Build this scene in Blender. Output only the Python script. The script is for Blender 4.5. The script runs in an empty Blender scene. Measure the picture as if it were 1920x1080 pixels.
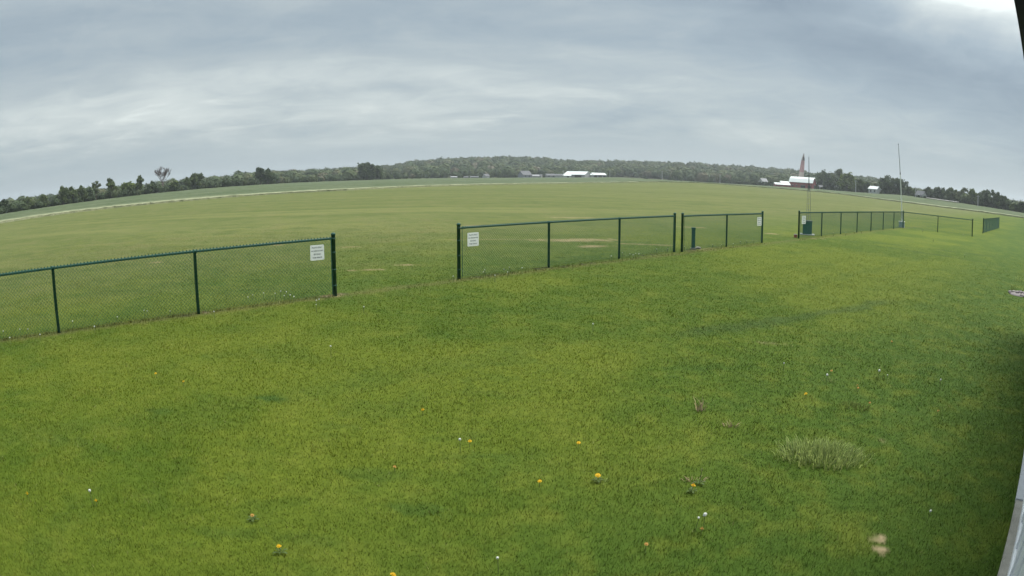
import bpy, bmesh, math, random
import numpy as np
from mathutils import Matrix, Vector

# ------------------------------------------------------------------ camera
SC = bpy.context.scene
COL = SC.collection
CAM_H = 2.356                      # metres above the lawn, under the eave of the clubhouse
PITCH = 0.16412
ROLL = 0.0014
LENS_F = 1269.607                  # wide security-camera lens: theta = r/F + K (r/1000)^3, r in pixels of a 1920 wide frame
LENS_K = 0.0748565

cam_data = bpy.data.cameras.new('camera')
cam = bpy.data.objects.new('camera', cam_data)
COL.objects.link(cam)
SC.camera = cam
cam_data.type = 'PANO'
cam_data.sensor_width = 36.0
cam_data.clip_start = 0.02
cam_data.clip_end = 20000.0
lens = cam_data if hasattr(cam_data, 'panorama_type') else cam_data.cycles
lens.panorama_type = 'FISHEYE_LENS_POLYNOMIAL'
lens.fisheye_fov = math.radians(180)
PXMM = 1920 / 36.0
lens.fisheye_polynomial_k0 = 0.0
lens.fisheye_polynomial_k1 = -PXMM / LENS_F
lens.fisheye_polynomial_k2 = 0.0
lens.fisheye_polynomial_k3 = -LENS_K * (PXMM / 1000) ** 3
lens.fisheye_polynomial_k4 = 0.0
_cp, _sp, _cr, _sr = math.cos(PITCH), math.sin(PITCH), math.cos(ROLL), math.sin(ROLL)
FWD = Vector((0, _cp, -_sp))
_u0 = Vector((0, _sp, _cp))
RIGHT = Vector((_cr, 0, 0)) + _sr * _u0
UP = Vector((-_sr, 0, 0)) + _cr * _u0
_m = Matrix((RIGHT, UP, -FWD)).transposed().to_4x4()
_m.translation = (0, 0, CAM_H)
cam.matrix_world = _m

# ------------------------------------------------------------------ light
EXPOSURE = 1.15
SUN_AZ, SUN_EL = math.radians(65), math.radians(60)     # azimuth clockwise from +Y
SKY_STRENGTH = 0.1
SC.view_settings.view_transform = 'Standard'
SC.view_settings.look = 'None'
SC.view_settings.exposure = EXPOSURE
SC.view_settings.gamma = 1.0
SC.view_settings.use_curve_mapping = False
SUN_DIR = Vector((math.sin(SUN_AZ) * math.cos(SUN_EL), math.cos(SUN_AZ) * math.cos(SUN_EL), math.sin(SUN_EL)))
sun_data = bpy.data.lights.new('sun', 'SUN')
sun_data.energy = 1.3
sun_data.angle = math.radians(25)
sun_data.color = (1.0, 0.96, 0.9)
sun = bpy.data.objects.new('sun', sun_data)
COL.objects.link(sun)
sun.rotation_euler = (-SUN_DIR).to_track_quat('-Z', 'Y').to_euler()
SC.cycles.max_bounces = 5
SC.cycles.diffuse_bounces = 3
SC.cycles.transmission_bounces = 3
SC.cycles.transparent_max_bounces = 4
SC.cycles.volume_bounces = 0


class NT:
    """small helper for wiring shader nodes"""
    def __init__(self, tree):
        self.t = tree

    def n(self, typ, **kw):
        nd = self.t.nodes.new(typ)
        for k, v in kw.items():
            setattr(nd, k, v)
        return nd

    def put(self, sock, v):
        if v is None:
            return
        if isinstance(v, bpy.types.NodeSocket):
            self.t.links.new(v, sock)
        elif isinstance(v, (tuple, list)) and sock.type == 'RGBA' and len(v) == 3:
            sock.default_value = (*v, 1)
        else:
            sock.default_value = v

    def math(self, op, a, b=None, c=None, clamp=False):
        nd = self.n('ShaderNodeMath', operation=op, use_clamp=clamp)
        for s, v in zip(nd.inputs, (a, b, c)):
            self.put(s, v)
        return nd.outputs[0]

    def vmath(self, op, a, b=None, out=0):
        nd = self.n('ShaderNodeVectorMath', operation=op)
        self.put(nd.inputs[0], a)
        if b is not None:
            self.put(nd.inputs[1], b)
        return nd.outputs[out]

    def xyz(self, v):
        nd = self.n('ShaderNodeSeparateXYZ')
        self.put(nd.inputs[0], v)
        return nd.outputs

    def comb(self, x, y, z):
        nd = self.n('ShaderNodeCombineXYZ')
        for s, v in zip(nd.inputs, (x, y, z)):
            self.put(s, v)
        return nd.outputs[0]

    def noise(self, vec, scale, detail=2.0, rough=0.5, dist=0.0):
        nd = self.n('ShaderNodeTexNoise')
        self.put(nd.inputs['Vector'], vec)
        nd.inputs['Scale'].default_value = scale
        nd.inputs['Detail'].default_value = detail
        nd.inputs['Roughness'].default_value = rough
        nd.inputs['Distortion'].default_value = dist
        return nd.outputs[0]

    def map(self, v, a, b, c=0.0, d=1.0, smooth=True):
        nd = self.n('ShaderNodeMapRange', interpolation_type='SMOOTHSTEP' if smooth else 'LINEAR')
        for s, x in zip(nd.inputs[:5], (v, a, b, c, d)):
            self.put(s, x)
        return nd.outputs[0]

    def mix(self, f, a, b, blend='MIX'):
        nd = self.n('ShaderNodeMix', data_type='RGBA', blend_type=blend)
        self.put(nd.inputs[0], f)
        self.put(nd.inputs[6], a)
        self.put(nd.inputs[7], b)
        return nd.outputs[2]

    def ramp(self, f, stops):
        nd = self.n('ShaderNodeValToRGB')
        self.put(nd.inputs[0], f)
        cr = nd.color_ramp
        while len(cr.elements) < len(stops):
            cr.elements.new(0.5)
        for e, (p, c) in zip(cr.elements, stops):
            e.position = p
            e.color = (*c, 1)
        return nd.outputs[0]


def build_world():
    w = bpy.data.worlds.new('World')
    SC.world = w
    w.use_nodes = True
    t = w.node_tree
    t.nodes.clear()
    N = NT(t)
    out = N.n('ShaderNodeOutputWorld')
    bg = N.n('ShaderNodeBackground')
    bg.inputs['Strength'].default_value = SKY_STRENGTH
    t.links.new(bg.outputs[0], out.inputs[0])
    sky = N.n('ShaderNodeTexSky', sky_type='NISHITA')
    sky.sun_disc = False
    sky.sun_elevation = SUN_EL
    sky.sun_rotation = SUN_AZ
    tc = N.n('ShaderNodeTexCoord')
    d = tc.outputs['Generated']
    x, y, z = N.xyz(d)
    zc = N.math('MAXIMUM', z, 0.0)
    # a deck of stratus seen almost edge on: long flat streaks low down, rounder lumps higher up
    k = N.math('DIVIDE', 1.0, N.math('ADD', zc, 0.11))
    plan = N.comb(N.math('MULTIPLY', x, k), N.math('MULTIPLY', y, k), 3.7)
    n1 = N.noise(plan, 0.60, 6, 0.58, 0.5)
    streak = N.comb(N.math('MULTIPLY', x, 1.25), N.math('MULTIPLY', y, 1.25), N.math('MULTIPLY', z, 11.0))
    n2 = N.noise(streak, 1.35, 4.5, 0.52, 0.35)
    n3 = N.noise(N.comb(N.math('MULTIPLY', x, 2.2), N.math('MULTIPLY', y, 2.2), N.math('MULTIPLY', z, 26.0)), 2.1, 5, 0.6, 0.5)
    wob = N.math('MULTIPLY_ADD', N.math('SUBTRACT', n1, 0.5), 0.09, z)
    band = N.math('MULTIPLY', N.map(wob, 0.055, 0.115), N.map(wob, 0.215, 0.150))      # paler layer under the deck
    t1 = N.math('MULTIPLY_ADD', N.math('SUBTRACT', n2, 0.5), 0.75, 0.40)
    t2 = N.math('MULTIPLY_ADD', N.math('SUBTRACT', n1, 0.5), 0.8, t1)
    side = N.map(x, 0.55, -0.25, 0.25, 1.0)
    t3 = N.math('MULTIPLY_ADD', N.math('MULTIPLY', band, side), 0.36, t2)
    fine = N.math('MULTIPLY', N.map(n3, 0.56, 0.72), N.math('MULTIPLY', N.map(z, 0.03, 0.07), N.map(z, 0.16, 0.09)))
    n5 = N.noise(plan, 2.3, 6, 0.62, 0.8)
    t3 = N.math('MULTIPLY_ADD', N.math('SUBTRACT', n5, 0.5), 0.52, t3)
    t4 = N.math('MULTIPLY_ADD', fine, 0.16, t3)
    sunc = N.vmath('DOT_PRODUCT', d, tuple(SUN_DIR), out=1)
    soft = N.math('MULTIPLY_ADD', N.math('SUBTRACT', n1, 0.5), 0.16, sunc)
    glow = N.map(soft, 0.635, 0.745)
    rim = N.math('MULTIPLY', N.map(soft, 0.49, 0.60), N.map(soft, 0.665, 0.61))     # thicker cloud round the bright break
    t4 = N.math('MULTIPLY_ADD', rim, -0.27, t4)
    t5 = N.math('MULTIPLY_ADD', glow, 0.85, t4)
    col = N.ramp(t5, [(0.0, (0.245, 0.312, 0.372)), (0.34, (0.355, 0.432, 0.482)), (0.62, (0.475, 0.54, 0.558)), (0.9, (0.66, 0.715, 0.70)), (1.0, (0.80, 0.86, 0.83))])
    hz = N.map(z, 0.015, 0.085)
    col = N.mix(hz, (0.372, 0.458, 0.510), col)
    # overcast luminance: brighter overhead (CIE overcast), brightest round the veiled sun
    lum = N.math('MULTIPLY_ADD', N.map(z, 0.28, 1.0, 0, 1, False), 1.2, 1.0)
    lum = N.math('MULTIPLY_ADD', N.map(sunc, 0.6, 1.0), 1.3, lum)
    cloud = N.vmath('SCALE', col)
    cl = cloud.node
    N.put(cl.inputs['Scale'], N.math('MULTIPLY', lum, (2 ** -EXPOSURE) / SKY_STRENGTH))
    final = N.mix(0.94, sky.outputs[0], cloud)
    t.links.new(final, bg.inputs[0])


build_world()

# ------------------------------------------------------------------ where things stand


def lens_dir(px, py):
    """direction of a point of the 1920 x 1080 photograph"""
    u, v = float(px) - 960, 540 - float(py)
    r = math.hypot(u, v) + 1e-9
    th = r / LENS_F + LENS_K * (r / 1000) ** 3
    return math.cos(th) * FWD + math.sin(th) * ((u / r) * RIGHT + (v / r) * UP)


def az_el(px, py):
    d = lens_dir(px, py)
    return math.degrees(math.atan2(d.x, d.y)), math.degrees(math.asin(d.z))


def on_lawn(px, py):
    d = lens_dir(px, py)
    k = -CAM_H / d.z
    return Vector((d.x * k, d.y * k, 0))


def on_plane(px, py, p0, nrm):
    d = lens_dir(px, py)
    o = Vector((0, 0, CAM_H))
    return o + d * ((Vector(p0) - o).dot(nrm) / d.dot(nrm))


# terrain: flat mown field, rising very slightly to the woods
EDGE = [(-180, 110), (-70, 110), (-47, 116), (-43, 124), (-35.5, 133), (-28.5, 138), (-22, 147), (-14, 155), (-7, 182), (0, 219), (8, 275), (12.5, 300), (22, 300), (28, 280), (33, 240), (38.5, 212), (47, 200), (70, 190), (180, 110)]
EDGE_Z = [(-180, 0), (0, 0), (4, 0.12), (8, 0.5), (12.5, 1.45), (16, 1.8), (22, 1.25), (28, 1.0), (33, 0.35), (38.5, 0.2), (47, 0.2), (70, 0.1), (180, 0)]
FAR = [(-180, 200), (-70, 200), (-47, 215), (-40, 240), (-33, 262), (-27, 300), (-22, 335), (-13, 420), (-7, 500), (0, 560), (8.6, 600), (13.6, 560), (19.5, 520), (24.5, 490), (30, 420), (34.5, 400), (38.5, 380), (42.5, 340), (47, 300), (70, 280), (180, 200)]
FAR_Z = [(-180, 0.3), (-70, 0.5), (-47, 0.55), (-40, 0.95), (-33, 1.55), (-27, 1.95), (-22, 2.05), (-13, 1.85), (-7, 1.85), (0, 1.75), (5, 2.4), (8.6, 3.4), (13.6, 2.2), (19.5, 1.7), (24.5, 1.9), (30, 2.0), (34.5, 2.9), (38.5, 2.25), (42.5, 1.6), (47, 1.1), (70, 0.8), (180, 0.3)]


def interp(tab, a):
    t = np.array(tab, float)
    return np.interp(a, t[:, 0], t[:, 1])


def terrain(x, y):
    x, y = np.asarray(x, float), np.asarray(y, float)
    r = np.hypot(x, y)
    a = np.degrees(np.arctan2(x, y))
    de, df, ze, zf = interp(EDGE, a), interp(FAR, a), interp(EDGE_Z, a), interp(FAR_Z, a)
    t1 = np.clip((r - 70) / (de - 70), 0, 1)
    t2 = np.clip((r - de) / (df - de), 0, 1)
    return ze * t1 * t1 + (zf - ze) * t2


def ter(x, y):
    return float(terrain(x, y))


def at(px, dist, py=None):
    """foot of a thing seen at column px, dist metres away"""
    a = math.radians(az_el(px, 340 if py is None else py)[0])
    x, y = dist * math.sin(a), dist * math.cos(a)
    return Vector((x, y, ter(x, y)))


def height_at(px, py, dist):
    """height above sea level of the point seen at px, py at a horizontal distance"""
    return CAM_H + dist * math.tan(math.radians(az_el(px, py)[1]))


DF = Vector((0.7542, 0.6566, 0))               # along the fence line
NF = Vector((0.6566, -0.7542, 0))              # from the fence towards the clubhouse
DB = Vector((0.743, 0.669, 0)).normalized()    # along the clubhouse wall
NB = Vector((DB.y, -DB.x, 0))                  # away from the lawn, into the clubhouse
FENCE_O = Vector((-3.62, 13.19, 0))

# ------------------------------------------------------------------ materials
MATS = {}


def principled(name, color, rough=0.6, spec=0.3, metal=0.0, vary=0.0, vscale=8.0, bump=0.0, bscale=30.0):
    """plain procedural material: colour broken up by noise, slight relief"""
    if name in MATS:
        return MATS[name]
    m = bpy.data.materials.new(name)
    m.use_nodes = True
    N = NT(m.node_tree)
    b = m.node_tree.nodes['Principled BSDF']
    b.inputs['Roughness'].default_value = rough
    b.inputs['Specular IOR Level'].default_value = spec
    b.inputs['Metallic'].default_value = metal
    pos = N.n('ShaderNodeTexCoord').outputs['Object']
    if vary:
        f = N.noise(pos, vscale, 4, 0.6)
        lo = tuple(c * (1 - vary) for c in color)
        hi = tuple(min(1, c * (1 + vary)) for c in color)
        N.put(b.inputs['Base Color'], N.ramp(f, [(0.25, lo), (0.75, hi)]))
        N.put(b.inputs['Roughness'], N.map(f, 0.3, 0.7, max(0.05, rough - 0.1), min(1, rough + 0.1)))
    else:
        b.inputs['Base Color'].default_value = (*color, 1)
    if bump:
        bn = N.n('ShaderNodeBump')
        bn.inputs['Strength'].default_value = bump
        bn.inputs['Distance'].default_value = 0.01
        N.put(bn.inputs['Height'], N.noise(pos, bscale, 3))
        N.put(b.inputs['Normal'], bn.outputs[0])
    MATS[name] = m
    return m


# bare and worn places in the turf: (pixel x, y, half length m, half width m, angle deg, strength)
WORN = [
    (1085, 450, 1.9, 0.55, 8, 0.8), (1180, 457, 1.9, 0.14, -18, 0.6), (1112, 462, 0.7, 0.34, 20, 0.8), (940, 449, 2.0, 0.10, 0, 0.35),
    (678, 507, 0.6, 0.09, 14, 0.6), (780, 497, 0.55, 0.09, 0, 0.7), (730, 494, 0.2, 0.05, 0, 0.6), (515, 459, 0.35, 0.10, 0, 0.8),
    (291, 492, 0.25, 0.2, 0, 0.6), (1440, 438, 0.7, 0.16, 0, 0.75), (1288, 426, 0.9, 0.2, -10, 0.6), (900, 423, 0.9, 0.35, 0, 0.5), (1075, 408, 1.5, 0.5, 0, 0.45),
    (1648, 1011, 0.075, 0.055, -20, 0.9), (1649, 1032, 0.07, 0.05, -30, 1.0), (645, 463, 0.6, 0.12, 0, 0.4), (620, 555, 0.28, 0.10, 40, 0.7),
    (1310, 468, 0.8, 0.12, 40, 0.5), (1540, 448, 0.9, 0.1, 15, 0.5), (375, 588, 0.18, 0.05, 40, 0.6), (1655, 825, 0.06, 0.04, 0, 0.3), (1440, 644, 0.25, 0.05, -20, 0.3),
]
LUSH = [(510, 748, 0.20, 0.11, 0, 0.9), (790, 955, 0.22, 0.12, 0, 0.6), (300, 770, 0.2, 0.1, 0, 0.5), (700, 890, 0.35, 0.12, 0, 0.4), (885, 855, 0.3, 0.07, 0, 0.4), (240, 545, 0.25, 0.06, 0, 0.8), (640, 800, 0.25, 0.1, 0, 0.3), (1310, 690, 0.5, 0.12, 0, 0.35), (130, 830, 0.4, 0.15, 10, 0.4), (560, 1010, 0.3, 0.1, 0, 0.3), (960, 680, 0.6, 0.15, 20, 0.3), (430, 1000, 0.3, 0.1, 10, 0.4)]
# dark bare soil where the trimmer has worked round the posts and under the wires
SOIL = [(632, 552, 0.32, 0.07, 41, 0.95), (375, 588, 0.16, 0.06, 41, 0.9), (115, 625, 0.12, 0.05, 41, 0.6), (330, 595, 0.6, 0.05, 41, 0.5), (1018, 503, 0.35, 0.07, 41, 0.9), (1085, 496, 0.9, 0.07, 41, 0.8), (915, 517, 0.6, 0.05, 41, 0.6), (1215, 478, 0.7, 0.06, 41, 0.7), (1290, 470.5, 0.5, 0.08, 41, 0.7), (1350, 463, 0.6, 0.06, 41, 0.6), (1519, 446, 0.7, 0.1, 41, 0.4)]
TRACKS = [((1560, 449), (1720, 463)), ((1720, 463), (1900, 487)), ((1600, 455), (1890, 500)), ((1210, 640), (1700, 560))]


# --- turf colour, worked out per place (lush, dull, worn, tracked, plus painted shade by the clubhouse), carried as an attribute
def vnoise(x, y, seed=0):
    xi, yi = np.floor(x).astype(np.int64), np.floor(y).astype(np.int64)
    fx, fy = x - xi, y - yi
    fx, fy = fx * fx * fx * (fx * (fx * 6 - 15) + 10), fy * fy * fy * (fy * (fy * 6 - 15) + 10)

    def hsh(i, j):
        h = (i * 374761393 + j * 668265263 + seed * 1442695041) & 0xFFFFFFFF
        h = ((h ^ (h >> 13)) * 1274126177) & 0xFFFFFFFF
        return ((h ^ (h >> 16)) & 0xFFFF) / 65535.0
    a, b, c, d = hsh(xi, yi), hsh(xi + 1, yi), hsh(xi, yi + 1), hsh(xi + 1, yi + 1)
    return (a * (1 - fx) + b * fx) * (1 - fy) + (c * (1 - fx) + d * fx) * fy


def fbm(x, y, scale, octaves=3, rough=0.55, seed=0):
    s, amp, tot = 0.0, 1.0, 0.0
    ca, sa = math.cos(0.6), math.sin(0.6)
    u, v = x * scale, y * scale
    for o in range(octaves):
        s = s + amp * vnoise(u, v, seed + o * 17)
        tot += amp
        amp *= rough
        u, v = (u * ca - v * sa) * 2.03 + 11.3, (u * sa + v * ca) * 2.03 - 7.7
    return s / tot


def sstep(v, a, b):
    t = np.clip((v - a) / (b - a), 0, 1)
    return t * t * (3 - 2 * t)


def lerp(c, k, col):
    return c + (np.asarray(col) - c) * np.clip(k, 0, 1)[:, None]


def turf_colour(x, y):
    x, y = np.asarray(x, float), np.asarray(y, float)
    r = np.hypot(x, y)
    big, mid, small = fbm(x, y, 0.26, 3, 0.55, 1), fbm(x, y, 1.0, 3, 0.6, 2), fbm(x, y, 4.5, 3, 0.65, 3)
    fine = fbm(x, y, 18.0, 3, 0.7, 5)
    s = -(x - FENCE_O.x) * NF.x - (y - FENCE_O.y) * NF.y           # > 0 out on the field
    sb = x * NB.x + y * NB.y
    k = sstep(big, 0.33, 0.67) + (mid - 0.5) * 0.7
    col = RICH + (DULL - RICH) * np.clip(k, 0, 1)[:, None]
    col = lerp(col, 0.85 * sstep(sb + (mid - 0.5) * 2.2, -5.5, -0.8), WALL_SHADE)  # darker green towards the clubhouse: its shade painted into the turf colour
    col = lerp(col, 0.5 * sstep(small, 0.42, 0.85), (0.122, 0.146, 0.017))
    ls = fbm(x * 0.62 - y * 0.78 + 0.5 * mid, x * 0.0, 1.1, 2, 0.5, 9)
    col = lerp(col, 0.25 * sstep(ls, 0.45, 0.7), (0.048, 0.090, 0.011))
    row = y * 0.99 + x * 0.139 + 6.0 * fbm(x, y, 0.05, 2, 0.5, 21)
    stripe = 0.6 * fbm(row, x * 0.02, 0.40, 4, 0.65, 31) + 0.4 * fbm(row, x * 0.25, 0.25, 4, 0.65, 37)
    patch = fbm(x, y, 0.10, 4, 0.6, 41)
    fld = FIELD_A + (FIELD_B - FIELD_A) * sstep(stripe, 0.30, 0.70)[:, None]
    fld = lerp(fld, 0.6 * sstep(patch, 0.35, 0.7), (0.102, 0.122, 0.034))
    p2 = fbm(x, y * 1.0, 0.55, 4, 0.7, 53)
    fld = lerp(fld, 0.55 * sstep(p2, 0.52, 0.78), (0.145, 0.142, 0.052))
    fld = lerp(fld, 0.5 * sstep(-p2, -0.44, -0.25), (0.070, 0.094, 0.024))
    fld = lerp(fld, 0.4 * sstep(small, 0.5, 0.85), (0.15, 0.148, 0.058))
    col = col + (fld - col) * sstep(s + 4 * (mid - 0.5), -3.0, 15.0)[:, None]

    def spot(px, py, a, b, ang, kk):
        c = on_lawn(px, py)
        ca, sa = math.cos(math.radians(ang)), math.sin(math.radians(ang))
        u = ((x - c.x) * ca + (y - c.y) * sa) / a
        v = (-(x - c.x) * sa + (y - c.y) * ca) / b
        nz = small if a > 0.3 else fine
        return kk * sstep(-(u * u + v * v + (nz - 0.5) * 2.8), -1.4, -0.2)
    for q in LUSH:
        col = lerp(col, 0.75 * spot(*q), (0.030, 0.072, 0.012))
    dk = fbm(x, y, 1.7, 3, 0.6, 61)
    col = lerp(col, 0.26 * sstep(dk, 0.58, 0.76) * (r < 40), (0.040, 0.082, 0.010))
    col = lerp(col, 0.22 * sstep(-dk, -0.40, -0.24) * (r < 40), (0.145, 0.164, 0.020))
    for a, b in TRACKS:
        A, B = on_lawn(*a), on_lawn(*b)
        L = (B - A).length
        t = (B - A) / L
        al = (x - A.x) * t.x + (y - A.y) * t.y
        of = np.abs(-(x - A.x) * t.y + (y - A.y) * t.x + 0.7 * (mid - 0.5))
        col = lerp(col, 0.6 * sstep(-of, -0.36, -0.05) * sstep(al, 0, 1.5) * sstep(-al, -L, -L + 1.5), (0.042, 0.074, 0.016))
    col = lerp(col, 0.5 * sstep(-np.abs(s + 0.35 * (small - 0.5)), -0.30, -0.06) * (r < 60), (0.130, 0.118, 0.042))
    for q in SOIL:
        col = lerp(col, spot(*q), (0.050, 0.044, 0.030))
    for q in WORN:
        col = lerp(col, spot(*q), (0.32, 0.25, 0.135))
    return col


RICH, DULL, WALL_SHADE = np.array((0.062, 0.100, 0.0075)), np.array((0.100, 0.130, 0.0110)), (0.047, 0.090, 0.0105)
FIELD_A, FIELD_B = np.array((0.088, 0.111, 0.0270)), np.array((0.140, 0.152, 0.047))


def set_colour(me, col):
    a = me.attributes.new('turf', 'FLOAT_COLOR', 'POINT')
    a.data.foreach_set('color', np.concatenate([col, np.ones((len(col), 1))], 1).astype(np.float32).ravel())


def turf_material():
    m = bpy.data.materials.new('turf')
    m.use_nodes = True
    N = NT(m.node_tree)
    b = m.node_tree.nodes['Principled BSDF']
    b.inputs['Roughness'].default_value = 0.85
    b.inputs['Specular IOR Level'].default_value = 0.1
    pos = N.n('ShaderNodeNewGeometry').outputs['Position']
    col = N.n('ShaderNodeAttribute', attribute_name='turf').outputs['Color']
    f = N.noise(pos, 9.0, 4, 0.7)
    N.put(b.inputs['Base Color'], N.mix(1.0, col, N.ramp(f, [(0.3, (0.74, 0.78, 0.7)), (0.5, (1.0, 1.0, 1.0)), (0.72, (1.3, 1.25, 1.4))]), 'MULTIPLY'))
    return m


def blade_material():
    m = bpy.data.materials.new('grass_blade')
    m.use_nodes = True
    t = m.node_tree
    N = NT(t)
    b = t.nodes['Principled BSDF']
    b.inputs['Roughness'].default_value = 0.7
    b.inputs['Specular IOR Level'].default_value = 0.05
    col = N.n('ShaderNodeAttribute', attribute_name='turf').outputs['Color']
    N.put(b.inputs['Base Color'], col)
    # a lawn's blades arch over: shade them nearer to the lie of the turf than to each flat sliver
    nrm = N.n('ShaderNodeNewGeometry').outputs['Normal']
    up = N.vmath('NORMALIZE', N.vmath('ADD', N.vmath('MULTIPLY', nrm, (0.35, 0.35, 0.35)), (0.0, 0.0, 0.9)))
    N.put(b.inputs['Normal'], up)
    tr = N.n('ShaderNodeBsdfTranslucent')
    N.put(tr.inputs[0], col)
    mx = N.n('ShaderNodeMixShader')
    mx.inputs[0].default_value = 0.32
    t.links.new(b.outputs[0], mx.inputs[1])
    t.links.new(tr.outputs[0], mx.inputs[2])
    t.links.new(mx.outputs[0], t.nodes['Material Output'].inputs[0])
    return m


def leaf_material(name, color, translucent=0.25, spread=0.35, arch=0.0):
    """foliage: per-clump tint, a little light passing through"""
    if name in MATS:
        return MATS[name]
    m = bpy.data.materials.new(name)
    m.use_nodes = True
    t = m.node_tree
    N = NT(t)
    b = t.nodes['Principled BSDF']
    b.inputs['Roughness'].default_value = 0.7
    b.inputs['Specular IOR Level'].default_value = 0.15
    tint = N.n('ShaderNodeAttribute', attribute_name='tint').outputs['Fac']
    lo = tuple(c * (1 - spread) for c in color)
    hi = (color[0] * (1 + 1.3 * spread), color[1] * (1 + spread), color[2] * (1 + 0.6 * spread))
    col = N.ramp(tint, [(0.0, lo), (1.0, hi)])
    N.put(b.inputs['Base Color'], col)
    if arch:        # long blades arch over; shade them by the curve, not by the flat sliver
        nrm = N.n('ShaderNodeNewGeometry').outputs['Normal']
        N.put(b.inputs['Normal'], N.vmath('NORMALIZE', N.vmath('ADD', nrm, (0.0, 0.0, arch))))
    tr = N.n('ShaderNodeBsdfTranslucent')
    N.put(tr.inputs[0], col)
    mx = N.n('ShaderNodeMixShader')
    mx.inputs[0].default_value = translucent
    t.links.new(b.outputs[0], mx.inputs[1])
    t.links.new(tr.outputs[0], mx.inputs[2])
    t.links.new(mx.outputs[0], t.nodes['Material Output'].inputs[0])
    MATS[name] = m
    return m


def crop_material():
    m = bpy.data.materials.new('young_crop')
    m.use_nodes = True
    N = NT(m.node_tree)
    b = m.node_tree.nodes['Principled BSDF']
    b.inputs['Roughness'].default_value = 0.9
    b.inputs['Specular IOR Level'].default_value = 0.1
    pos = N.n('ShaderNodeNewGeometry').outputs['Position']
    edge = N.n('ShaderNodeAttribute', attribute_name='edge').outputs['Fac']
    f = N.noise(pos, 0.06, 4, 0.6)
    f2 = N.noise(pos, 0.9, 3, 0.6)
    col = N.mix(N.map(f, 0.35, 0.65), (0.066, 0.094, 0.042), (0.096, 0.118, 0.058))
    col = N.mix(N.map(f2, 0.45, 0.75, 0, 0.6), col, (0.125, 0.145, 0.080))
    px_, py_, _pz = N.xyz(pos)
    f3 = N.noise(N.comb(N.math('MULTIPLY', px_, 0.05), N.math('MULTIPLY', py_, 0.16), 0.0), 1.0, 5, 0.65)
    col = N.mix(N.map(f3, 0.50, 0.70, 0, 0.55), col, (0.175, 0.195, 0.120))
    col = N.mix(N.math('MULTIPLY', edge, N.map(f2, 0.25, 0.6, 0.55, 1.0)), col, (0.33, 0.335, 0.21))
    N.put(b.inputs['Base Color'], col)
    bn = N.n('ShaderNodeBump')
    bn.inputs['Strength'].default_value = 0.8
    bn.inputs['Distance'].default_value = 0.25
    N.put(bn.inputs['Height'], N.noise(pos, 1.6, 4, 0.7))
    N.put(b.inputs['Normal'], bn.outputs[0])
    return m


# ------------------------------------------------------------------ object helpers
def tag(o, label=None, cat=None, group=None, kind=None):
    for k, v in (('label', label), ('category', cat), ('group', group), ('kind', kind)):
        if v:
            o[k] = v
    return o


def mesh_obj(name, me, mat, parent=None, loc=None):
    if mat is not None and not me.materials:
        me.materials.append(mat)
    o = bpy.data.objects.new(name, me)
    COL.objects.link(o)
    o.parent = parent
    if loc is not None:
        o.location = loc
    return o


def empty(name, loc=(0, 0, 0), rz=0.0):
    o = bpy.data.objects.new(name, None)
    COL.objects.link(o)
    o.location = loc
    o.rotation_euler = (0, 0, rz)
    o.empty_display_size = 0.2
    return o


def mesh_from(name, V, F, smooth=False):
    me = bpy.data.meshes.new(name)
    me.from_pydata([tuple(v) for v in V], [], F)
    if smooth:
        me.polygons.foreach_set('use_smooth', [True] * len(me.polygons))
    me.update()
    return me


def tri_mesh(name, V, tint=None):
    """V: (n,3,3) loose triangles; tint: per-triangle value"""
    n = len(V)
    me = bpy.data.meshes.new(name)
    me.vertices.add(n * 3)
    me.vertices.foreach_set('co', np.ascontiguousarray(V, dtype=np.float32).ravel())
    me.loops.add(n * 3)
    me.loops.foreach_set('vertex_index', np.arange(n * 3, dtype=np.int32))
    me.polygons.add(n)
    me.polygons.foreach_set('loop_start', np.arange(0, n * 3, 3, dtype=np.int32))
    me.polygons.foreach_set('loop_total', np.full(n, 3, dtype=np.int32))
    if tint is not None:
        a = me.attributes.new('tint', 'FLOAT', 'POINT')
        a.data.foreach_set('value', np.repeat(np.asarray(tint, np.float32), 3))
    me.update(calc_edges=True)
    return me


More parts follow.
